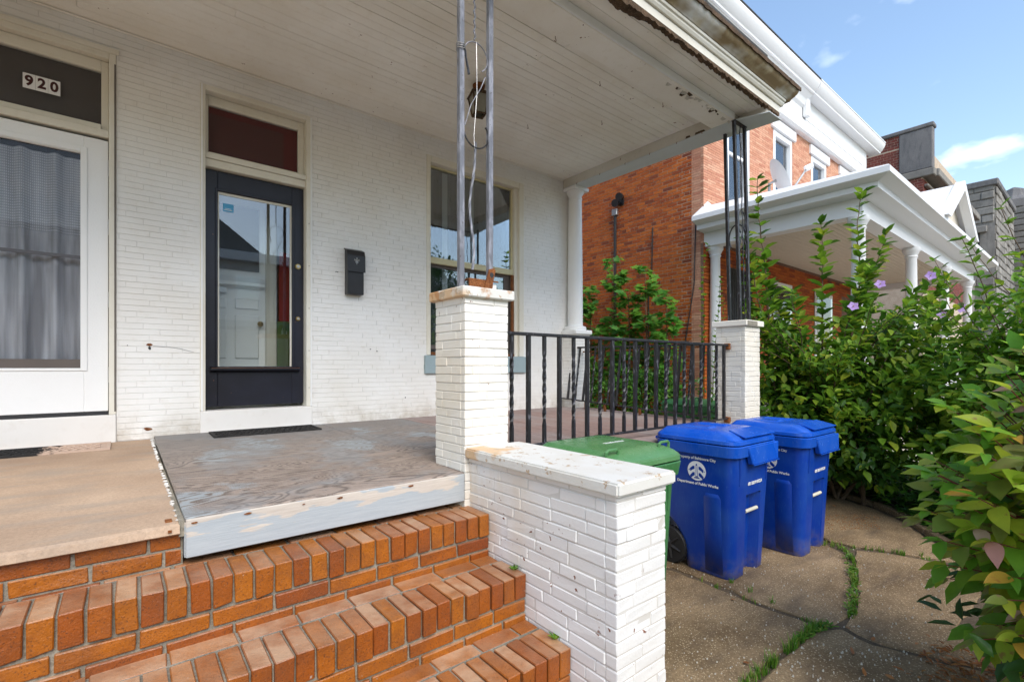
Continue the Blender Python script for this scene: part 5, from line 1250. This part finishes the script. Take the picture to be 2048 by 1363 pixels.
# ---------------------------------------------------------------- vegetation
def rv(): 
    while True:
        v = Vector((jit(1), jit(1), jit(1)))
        if .05 < v.length < 1: return v.normalized()
def leaf_pts(p, d, up, L, W, fold=.22, curl=.18):
    d = d.normalized(); s = d.cross(up)
    if s.length < 1e-3: s = d.cross(Vector((1, 0, 0)))
    s.normalize(); n = s.cross(d)
    q = lambda a, b, c: tuple(p+d*(L*a)+s*(W*b)+n*(c*L))
    return [q(0, 0, 0), q(.28, .44, fold*.32), q(.62, .42, fold*.22-curl*.35), q(1, 0, -curl), q(.62, -.42, fold*.22-curl*.35), q(.28, -.44, fold*.32), q(.3, 0, .0), q(.64, 0, -curl*.4)]
def leaf_fine(L, W, fold, curl, n=9, wave=.0):
    V, F = [], []
    for i in range(n+1):
        t_ = i/n; w = math.sin(math.pi*t_**.72)**.85*.5 if 0 < t_ < 1 else 0
        if t_ > .82: w *= .85
        z = -curl*t_*t_; ww = W*w
        V += [(L*t_, ww, z+fold*ww+wave*math.sin(t_*9)), (L*t_, 0, z), (L*t_, -ww, z+fold*ww+wave*math.cos(t_*8))]
    for i in range(n):
        a, b = 3*i, 3*i+3
        F += [(a, a+1, b+1, b), (a+1, a+2, b+2, b+1)]
    return V, F
LF = [(0, 1, 6), (1, 2, 7, 6), (2, 3, 7), (0, 6, 5), (6, 7, 4, 5), (7, 3, 4)]
def leaf(mb, p, d, up, L, W, fold=.22, curl=.18): mb.add(leaf_pts(p, d, up, L, W, fold, curl), LF)
def leaf_small(mb, p, d, up, L, W, fold=.2):
    d = d.normalized(); s = d.cross(up)
    if s.length < 1e-3: s = d.cross(Vector((1, 0, 0)))
    s.normalize(); n = s.cross(d); q = lambda a, b, c: tuple(p+d*(L*a)+s*(W*b)+n*(c*L))
    mb.add([q(0, 0, 0), q(.35, .46, fold*.3), q(.72, .30, fold*.1), q(1, 0, -.12), q(.72, -.30, fold*.1), q(.35, -.46, fold*.3)], [(0, 1, 2, 3), (0, 3, 4, 5)])
def clumped(mb, c, rad, nclump, per, L0, L1, cr=.16, shell=.45, droop=.35, zmin=.03, ok=None):
    for k in range(nclump):
        v = rv(); r_ = shell+(1-shell)*random.random()**.6
        cc = Vector(c)+Vector((v.x*rad[0], v.y*rad[1], v.z*rad[2]))*r_
        if cc.z < zmin or (ok and not ok(cc)): continue
        axis = (Vector((v.x, v.y, v.z*.5+.35))).normalized()
        for q in range(per):
            p = cc+rv()*cr*random.random()**.5
            if p.z < zmin: continue
            d = (axis*.7+rv()*.9+Vector((0, 0, -droop))).normalized()
            up = (Vector((0, 0, 1))+axis*.5+rv()*.45).normalized()
            L = random.uniform(L0, L1); leaf_small(mb, p, d, up, L, L*random.uniform(.5, .68))
def branch(stems, leaves, p0, p1, sag, r0, n=14, L0=.05, L1=.09, per=2, start=.15, both=None):
    p0, p1 = Vector(p0), Vector(p1); pts = []
    cvx, cvy, ph = jit(.16)*(p1-p0).length*.5, jit(.16)*(p1-p0).length*.5, jit(1.5)
    for i in range(n+1):
        t_ = i/n; w_ = math.sin(math.pi*t_*.9)+.35*math.sin(t_*7+ph)*t_; p = p0.lerp(p1, t_)+Vector((cvx*w_, cvy*w_, sag*math.sin(math.pi*t_)))+Vector((jit(.008), jit(.008), 0)); pts.append(p)
    stems.tube(pts, [r0*(1-.75*i/n) for i in range(n+1)], 5)
    for i in range(1, n+1):
        t_ = i/n
        if t_ < start: continue
        ax = (pts[i]-pts[i-1]).normalized()
        for q in range(per):
            s = rv(); s = (s-ax*s.dot(ax)).normalized(); L = random.uniform(L0, L1)*(1.1-.4*t_)
            leaf_small(leaves, pts[i]+Vector((jit(.012), jit(.012), jit(.012))), (s*.8+ax*.55+Vector((0, 0, -.1))).normalized(), Vector((0, 0, 1))+rv()*.3, L, L*.64)
    return pts[-1]

# ---- rose of sharon by the far pier
hb = thing('rose_of_sharon', 'large green flowering shrub with lilac blooms behind the blue bins', 'shrub', (6.5, 2.0, 0))
fo = MB(); stm = MB()
clear = lambda c: not (c.x < 5.35 and c.y > 1.95) and not (c.x < 5.1) and not (c.x > 8.0 and c.y > 2.3)
clumped(fo, (6.45, 1.9, .95), (1.30, 1.0, .85), 235, 20, .045, .15, .19, .35, zmin=.28, ok=clear)
clumped(fo, (5.75, 2.15, 1.2), (.6, .65, .75), 80, 20, .07, .115, .17, .3, ok=clear)
clumped(fo, (6.9, 1.2, 1.25), (.95, .6, .85), 105, 20, .08, .13, .19, .3, zmin=.4, ok=clear)
clumped(fo, (6.8, 1.6, 1.8), (1.1, .6, .4), 26, 14, .08, .13, .2, .2, ok=clear)
tops = []
for k, (a, b_) in enumerate([((6.0, 2.3), (5.75, 2.45, 3.62)), ((6.1, 2.2), (5.95, 2.6, 2.7)), ((6.2, 2.1), (6.75, 1.95, 3.55)), ((6.3, 2.2), (6.45, 2.25, 3.15)), ((6.5, 2.0), (6.6, 1.7, 2.6)), ((6.6, 1.9), (7.5, 1.7, 3.15)),
        ((6.6, 1.9), (7.2, 1.95, 2.75)), ((6.8, 1.8), (7.9, 1.35, 2.6)), ((5.9, 2.4), (5.5, 2.6, 2.9)), ((5.9, 2.3), (5.6, 2.2, 2.3)), ((6.2, 2.0), (6.15, 1.7, 2.4)), ((6.4, 2.3), (6.2, 2.7, 2.5)), ((6.6, 1.7), (6.95, 1.4, 2.35)), ((6.9, 1.6), (7.4, 1.2, 2.5)), ((6.1, 2.5), (5.85, 2.8, 2.2))]):
    tops.append(branch(stm, fo, (a[0], a[1], .9), b_, .14, .014, 26, .12, .23, 4, .05))
for k in range(26):
    a = random.random()*6.28; branch(stm, fo, (6.3+jit(.3), 2.0+jit(.3), .8), (6.35+1.3*math.cos(a), 1.95+.75*math.sin(a), random.uniform(1.6, 2.25)), .15, .010, 14, .07, .15, 3, .25)
for k in range(11): stm.tube([(6.4+jit(.25), 1.9+jit(.25), -.02), (6.4+jit(.35), 1.95+jit(.3), .5), (6.4+jit(.6), 2.0+jit(.45), 1.1)], [.022, .016, .010], 6)
o = fo.build('crown', m['hib'], hb, smooth='all', fixn=False); o['kind'] = 'stuff'
stm.build('stems', m['bark'], hb, smooth=True)
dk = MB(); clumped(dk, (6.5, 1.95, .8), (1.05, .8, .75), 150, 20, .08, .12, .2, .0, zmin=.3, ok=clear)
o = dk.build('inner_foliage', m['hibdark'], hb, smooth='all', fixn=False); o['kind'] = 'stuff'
def flower(c, n, r_):
    n = n.normalized(); s = n.cross(Vector((0, 0, 1))).normalized(); u = s.cross(n); f = MB()
    for k in range(5):
        a = k*2*math.pi/5; d = (s*math.cos(a)+u*math.sin(a)+n*.35); leaf(f, c+d*.004, d, n, r_, r_*.95, .15, .12)
    fo_ = f.build('flower', m['lilac'], hb, smooth='all', fixn=False)
    MB().tube([c, c+n*r_*.55], [.005, .003], 6).build('pistil', m['pistil'], fo_)
for (x, y_, z) in ((6.02, 1.72, 2.12), (6.28, 1.55, 2.36), (6.9, 1.25, 2.48), (6.85, 1.0, 2.1), (6.6, 1.1, 2.02)): flower(Vector((x, y_, z)), Vector((-.75, -.55, .35))+rv()*.3, .055)

# ---- yellow green shrub further right
sh = thing('tall_shrub', 'tall yellow-green shrub at the right edge, behind the dogwood', 'shrub', (6.4, .5, 0))
fo = MB(); stm = MB()
clumped(fo, (6.15, .45, 1.15), (.8, .75, 1.15), 220, 20, .08, .13, .18, .3)
clumped(fo, (6.7, -.2, 1.3), (.9, .8, 1.2), 150, 20, .08, .13, .19, .3)
for k in range(26):
    a = random.random()*6.28; branch(stm, fo, (6.3+jit(.2), .35+jit(.2), .6), (6.2+.95*math.cos(a), .35+.75*math.sin(a), random.uniform(1.9, 2.75)), .1, .010, 16, .09, .15, 4, .3)
for k in range(7): stm.tube([(6.3+jit(.2), .3+jit(.2), -.02), (6.3+jit(.3), .3+jit(.3), 1.0)], [.02, .012], 6)
o = fo.build('crown', m['shrub'], sh, smooth='all', fixn=False); o['kind'] = 'stuff'
stm.build('stems', m['bark'], sh, smooth=True)

# ---- dogwood with big leaves at the right edge
dgw = thing('dogwood_bush', 'near bush with large yellow-green, pink and orange leaves and red twigs', 'bush', (2.9, -.1, 0))
variants = {}
def dog_mesh(key, i):
    if (key, i) not in variants:
        b = MB(); b.add(*leaf_fine(1.0, .42+.05*i, [.25, .5, .35, .1][i], [.08, .35, .2, .5][i], 9, .012)); me = b.mesh('leaf', m[key], fixn=False)
        me.polygons.foreach_set('use_smooth', [True]*len(me.polygons)); variants[(key, i)] = me
    return variants[(key, i)]
keys = ['dg']*4+['dy']*12+['dol']*6+['dor']*2+['dpk']*2
stm = MB(); spots = []
ctr = Vector((3.05, -.22, .86))
for k in range(300):
    a = R(random.uniform(70, 215)); el = R(random.uniform(-45, 82)) if k < 235 else R(random.uniform(-72, -35))
    rr_ = random.uniform(.55, .84); tip_ = ctr+Vector((math.cos(a)*math.cos(el)*rr_, math.sin(a)*math.cos(el)*rr_, math.sin(el)*random.uniform(.7, .95)))
    if tip_.z < .06: tip_.z = .06+random.random()*.1
    p0 = ctr+Vector((jit(.12), jit(.12), -.55)); pts = [p0.lerp(tip_, i/10)+Vector((0, 0, .10*math.sin(math.pi*i/10))) for i in range(11)]
    stm.tube(pts, [.007*(1-.7*i/10) for i in range(11)], 5)
    for i in range(3, 11):
        ax = (pts[i]-pts[i-1]).normalized(); s = ax.cross(Vector((0, 0, 1))).normalized()
        for sg in ((-1, 1) if i < 10 else (-1, 0, 1)):
            d = (s*sg*.8+ax*(.55 if sg else 1)+Vector((0, 0, -.32+jit(.3)))).normalized(); spots.append((pts[i].copy(), d, random.uniform(.085, .15)*(1.05-.25*(i == 10))))
for k in range(5): stm.tube([ctr+Vector((jit(.1), jit(.1), -.88)), ctr+Vector((jit(.1), jit(.1), -.3))], .012, 6)
stm.build('twigs', m['redstem'], dgw, smooth=True)
def vis_key(s):
    p = proj(*s[0])
    if not p or p[0] > 2150 or p[1] > 1460: return 1e6
    return p[2]
spots.sort(key=vis_key); rest = {k: MB() for k in ('dg', 'dy', 'dol')}
for i, (p, d, L) in enumerate(spots):
    up = (Vector((0, 0, 1))+Vector((-.35, .1, 0))+rv()*.5).normalized()
    if i < 300 and vis_key((p, d, L)) < 1e5:
        key = random.choice(keys); o = bpy.data.objects.new('leaf', dog_mesh(key, random.randrange(4))); reg(o, dgw)
        s = d.cross(up).normalized(); n = s.cross(d); o.matrix_basis = Matrix.Translation(p)@Matrix(((d.x, -s.x, n.x, 0), (d.y, -s.y, n.y, 0), (d.z, -s.z, n.z, 0), (0, 0, 0, 1)))@Matrix.Scale(L, 4)
        if key == 'dpk': o['label'] = 'pink leaf'
        o.matrix_parent_inverse = WM[dgw.name].inverted()
    else:
        leaf(rest[random.choice(['dg', 'dg', 'dy', 'dol'])], p, d, up, L, L*.58)
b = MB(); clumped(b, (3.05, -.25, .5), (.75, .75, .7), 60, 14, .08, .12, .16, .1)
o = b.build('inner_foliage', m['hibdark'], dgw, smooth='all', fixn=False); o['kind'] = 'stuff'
for k, b in rest.items():
    if b.v: o = b.build('rest_of_leaves', m[k], dgw, smooth='all', fixn=False); o['kind'] = 'stuff'

# ---- ground ivy along the edging
iv_ = MB()
for k in range(3800):
    x = random.uniform(4.6, 9.0); y_ = random.uniform(-.4, 2.6)
    base = gp(1690, 993); 
    # stay behind the edging line
    inside = False
    for (x0, y0), (x1, y1) in zip(bp[:-1], bp[1:]):
        if min(y0, y1) <= y_ <= max(y0, y1):
            xe = x0+(x1-x0)*(y_-y0)/(y1-y0) if y1 != y0 else x0
            if x > xe+.0+random.random()*.25: inside = True
    if y_ > bp[0][1] and x > 5.4: inside = True
    if not inside: continue
    h = random.random()**1.5*.22
    for q in range(4):
        L = random.uniform(.05, .095); leaf_small(iv_, Vector((x+jit(.06), y_+jit(.06), h+.02)), Vector((jit(1), jit(1), jit(.3))), Vector((jit(.3), jit(.3), 1)), L, L*.75)
o = iv_.build('ground_ivy', m['ivy'], None, smooth='all', fixn=False); tag(o, 'low ivy and weeds behind the curved stone edging', 'ground cover', kind='stuff')

# ---- maple sapling and weeds by the brick wall
mp = thing('maple_sapling', 'maple sapling with lobed green leaves against the red brick wall', 'tree', (7.7, 5.8, 0))
def maple_leaf(mb, p, d, up, L):
    d = d.normalized(); s = d.cross(up); s.normalize(); n = s.cross(d)
    prof = [(0, 0), (.05, .25), (.02, .5), (.3, .32), (.45, .62), (.6, .28), (1, 0)]
    R_ = [tuple(p+d*(L*a)+s*(L*b)+n*(.06*L)) for a, b in prof]; L_ = [tuple(p+d*(L*a)-s*(L*b)+n*(.06*L)) for a, b in prof[1:-1]]
    c = tuple(p+d*(L*.35)-n*(.02*L)); V = R_+L_[::-1]+[c]; k = len(V)-1
    mb.add(V, [(i, (i+1) % k, k) for i in range(k)])
fo = MB(); stm = MB()
for (x, y_, zt, w) in ((7.75, 5.55, 3.3, .45), (7.8, 6.35, 3.6, .5), (7.7, 6.9, 3.1, .5), (7.6, 5.0, 2.8, .4), (7.75, 7.4, 2.7, .5), (7.7, 5.9, 2.9, .5)):
    p0 = Vector((x, y_, -.02)); stm.tube([p0, Vector((x-.03, y_-.03, zt*.5)), Vector((x-.05, y_, zt))], [.025, .016, .005], 6)
    for k in range(60):
        t_ = random.uniform(.3, 1); c = Vector((x-.04*t_, y_, zt*t_)); a = random.random()*6.28; ln_ = w*(1.15-.75*t_)*random.uniform(.4, 1)
        e = c+Vector((math.cos(a)*ln_, math.sin(a)*ln_, .12)); e.x = min(e.x, NX-.08)
        stm.tube([c, e], [.004, .002], 4)
        for q in range(5):
            maple_leaf(fo, c.lerp(e, .3+.7*q/4)+Vector((jit(.03), jit(.03), jit(.03))), Vector((math.cos(a+jit(1)), math.sin(a+jit(1)), jit(.5)-.2)), Vector((jit(.5)-.5, jit(.5)-.4, 1)), random.uniform(.10, .18))
o = fo.build('crown', m['maple'], mp, smooth='all', fixn=False); o['kind'] = 'stuff'
stm.build('trunk', m['bark'], mp, smooth=True)
wd = thing('driveway_weeds', 'dark leafy weeds in the side driveway behind the porch railing', 'shrub', (7, 4.8, 0))
fo = MB(); clumped(fo, (7.2, 5.6, .55), (.95, 1.9, 1.0), 260, 26, .06, .10, .18, .2, ok=lambda c: c.x > 5.4 and c.x < 8.3 and not (c.x < 7.0 and c.y < 4.6))
clumped(fo, (6.3, 3.2, .4), (.7, .5, .75), 60, 24, .05, .09, .15, .2, ok=lambda c: c.x > 5.4)
o = fo.build('crown', m['ivy'], wd, smooth='all', fixn=False); o['kind'] = 'stuff'
vn = thing('climbing_vine', 'thin leafy vine climbing the column at the brick house corner', 'vine', (7.9, 4.3, 0))
fo = MB(); stm = MB()
branch(stm, fo, (7.85, 4.15, .0), (7.75, 4.05, 3.5), -.05, .012, 40, .07, .12, 3, .3); branch(stm, fo, (7.9, 4.35, .0), (8.0, 4.2, 3.0), .05, .010, 34, .07, .12, 3, .3); branch(stm, fo, (7.6, 4.0, 1.2), (7.3, 3.8, 2.5), .1, .008, 16, .06, .10, 2, .2); branch(stm, fo, (7.9, 4.0, 1.2), (8.15, 3.6, 2.9), .1, .008, 16, .06, .10, 2, .2)
o = fo.build('crown', m['shrub'], vn, smooth='all', fixn=False); o['kind'] = 'stuff'
stm.build('stem', m['bark'], vn, smooth=True)

# ---- grass in the paving cracks
gr = MB()
def tuft(x, y_, n, h, sp_):
    for k in range(n):
        a = random.random()*6.28; r_ = random.random()*sp_; bx, by = x+r_*math.cos(a), y_+r_*math.sin(a); hh = h*random.uniform(.4, 1.1); ln_ = random.uniform(.2, .9)*hh; aa = random.random()*6.28; w = .0022
        dx, dy = math.cos(aa), math.sin(aa); px_, py_ = -dy*w, dx*w
        gr.add([(bx-px_, by-py_, -.02), (bx+px_, by+py_, -.02), (bx+px_*.8+dx*ln_*.4, by+py_*.8+dy*ln_*.4, hh*.62), (bx-px_*.8+dx*ln_*.4, by-py_*.8+dy*ln_*.4, hh*.62), (bx+dx*ln_, by+dy*ln_, hh)], [(0, 1, 2, 3), (3, 2, 4)])
def along(pts, dens, n, h, sp_):
    for a, b_ in zip(pts[:-1], pts[1:]):
        A, B = gp(*a), gp(*b_); L_ = math.hypot(B[0]-A[0], B[1]-A[1])
        for k in range(int(L_*dens)+1):
            t_ = random.random(); tuft(A[0]+(B[0]-A[0])*t_+jit(.012), A[1]+(B[1]-A[1])*t_+jit(.012), random.randint(n//2, n), h*random.uniform(.5, 1.2), sp_)
along([(1655, 1085), (1690, 1100), (1706, 1120), (1709, 1160), (1709, 1200), (1700, 1236)], 34, 14, .045, .018)
along([(1660, 1250), (1620, 1262), (1590, 1285), (1570, 1305)], 34, 20, .07, .02)
along([(1570, 1305), (1540, 1330), (1500, 1363), (1480, 1380)], 26, 20, .06, .022)
along([(1620, 1064), (1655, 1085), (1720, 1095), (1780, 1102), (1860, 1118)], 22, 12, .04, .02)
along([(1400, 1160), (1480, 1192), (1560, 1220), (1640, 1248)], 7, 8, .03, .02)
for px, py in ((1460, 1158), (1462, 1165), (1500, 1183), (1545, 1205), (1650, 1090), (1842, 1112)): tuft(*gp(px, py), 14, .045, .02)
o = gr.build('crack_grass', m['grass'], None, fixn=False); tag(o, 'tufts of grass growing in the cracks of the paving', 'grass', kind='stuff')
wdl = MB()
for k in range(150):
    t_ = random.random(); a_, b_ = random.choice([((1690, 1100), (1709, 1160)), ((1709, 1160), (1703, 1232)), ((1660, 1250), (1600, 1280))]); A, B = gp(*a_), gp(*b_)
    for q in range(2): leaf_small(wdl, Vector((A[0]+(B[0]-A[0])*t_+jit(.025), A[1]+(B[1]-A[1])*t_+jit(.025), .004+random.random()*.015)), Vector((jit(1), jit(1), .35)), Vector((0, 0, 1)), random.uniform(.02, .04), .014)
o = wdl.build('crack_weeds', m['grass'], None, fixn=False); tag(o, 'small broad-leaved weeds in the widest paving crack', 'weeds', kind='stuff')
def sprig(x, y_, z, label):
    b = MB()
    for k in range(7): a = k*.9; leaf_small(b, Vector((x, y_, z)), Vector((math.cos(a), math.sin(a), .9)), Vector((0, 0, 1)), random.uniform(.025, .045), .016)
    tag(b.build('weed_sprig', m['shrub'], None, fixn=False), label, 'weed')
sprig(1.485, 1.83, E-.995, 'tiny green weed on the second step against the cheek wall')
sprig(1.49, 1.55, E-1.21, 'tiny green weed on the third step against the cheek wall')
# ---- fallen leaves
fl_spots = [(1745, 1283, 'dead_leaf', 'orange fallen leaf on the crack right of the grass'), (1690, 1256, 'dead_leaf', 'brown fallen leaf at the end of the grassy crack'), (1762, 1289, 'dead_leaf', 'curled orange leaf on the right-hand crack'), (1706, 1311, 'dead_leaf', 'small orange leaf on the lower paving slab'), (1486, 1325, 'dead_leaf', 'brown leaf beside the grass at the bottom'),
            (1895, 1330, 'dead_leaf', 'large orange dead leaf under the dogwood'), (1858, 1292, 'dead_leaf', 'tiny dark leaf on the right slab'), (1461, 1200, 'dead_leaf', 'dark twig bit left on slab'), (1730, 1355, 'dead_leaf', 'orange leaf at the bottom edge of paving'), (1790, 1360, 'dead_leaf', 'brown leaf at the bottom right of paving'), (1672, 1014, 'dead_leaf', 'reddish leaf by the second blue bin near edging')]
for px, py, nm, lb in fl_spots:
    x, y_ = gp(px, py); b = MB(); a = random.random()*6.28; leaf(b, Vector((x, y_, .008)), Vector((math.cos(a), math.sin(a), .12)), Vector((jit(.4), jit(.4), 1)), random.uniform(.03, .055), .022, .3, -.2)
    tag(b.build(nm, m['dead'], None, smooth='all', fixn=False), lb, 'leaf', 'fallen leaves on the paving')
db = MB()
for k in range(260):
    x, y_ = gp(random.uniform(1860, 2040), random.uniform(1290, 1400)); leaf_small(db, Vector((x+jit(.1), y_+jit(.1), .006+random.random()*.02)), Vector((jit(1), jit(1), jit(.2))), Vector((jit(.4), jit(.4), 1)), random.uniform(.02, .06), .015)
for k in range(200):
    x, y_ = gp(random.uniform(1640, 1760), random.uniform(1030, 1060)); db.box(x, x+.006, y_, y_+.006, .004, .008+random.random()*.004)
o = db.build('leaf_litter', m['dead'], None, fixn=False); tag(o, 'dead leaf litter and dirt under the dogwood', 'litter', kind='stuff')
pb = MB()
for k in range(420):
    x, y_ = gp(random.uniform(1345, 1900), random.uniform(1090, 1362)); s_ = random.uniform(.0015, .005)
    if 1.84 < x < 5 and y_ < 2.2: pb.hexa([(x-s_, y_-s_, 0), (x+s_, y_-s_*.7, 0), (x+s_*.8, y_+s_, 0), (x-s_, y_+s_*.9, 0), (x-s_*.5, y_-s_*.5, .004+s_), (x+s_*.5, y_-s_*.4, .004+s_), (x+s_*.4, y_+s_*.5, .004+s_), (x-s_*.5, y_+s_*.4, .004+s_)])
o = pb.build('loose_grit', m['walk'], None, fixn=False); tag(o, 'loose grit and tiny pebbles strewn over the paving', 'grit', kind='stuff')
# ---- street tree across the road (mirrored in the window)
tt = thing('street_tree', 'leafy street tree across the road mirrored in the sash window', 'tree', (12, -11, 0))
fo = MB(); clumped(fo, (12, -12.5, 5.0), (2.4, 2.4, 2.4), 220, 24, .16, .26, .5, .2)
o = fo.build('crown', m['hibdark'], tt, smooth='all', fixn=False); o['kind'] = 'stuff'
MB().tube([(12, -12.5, -.05), (12.05, -12.5, 2), (12, -12.4, 4.5)], [.2, .16, .1], 8).build('trunk', m['bark'], tt, smooth=True)
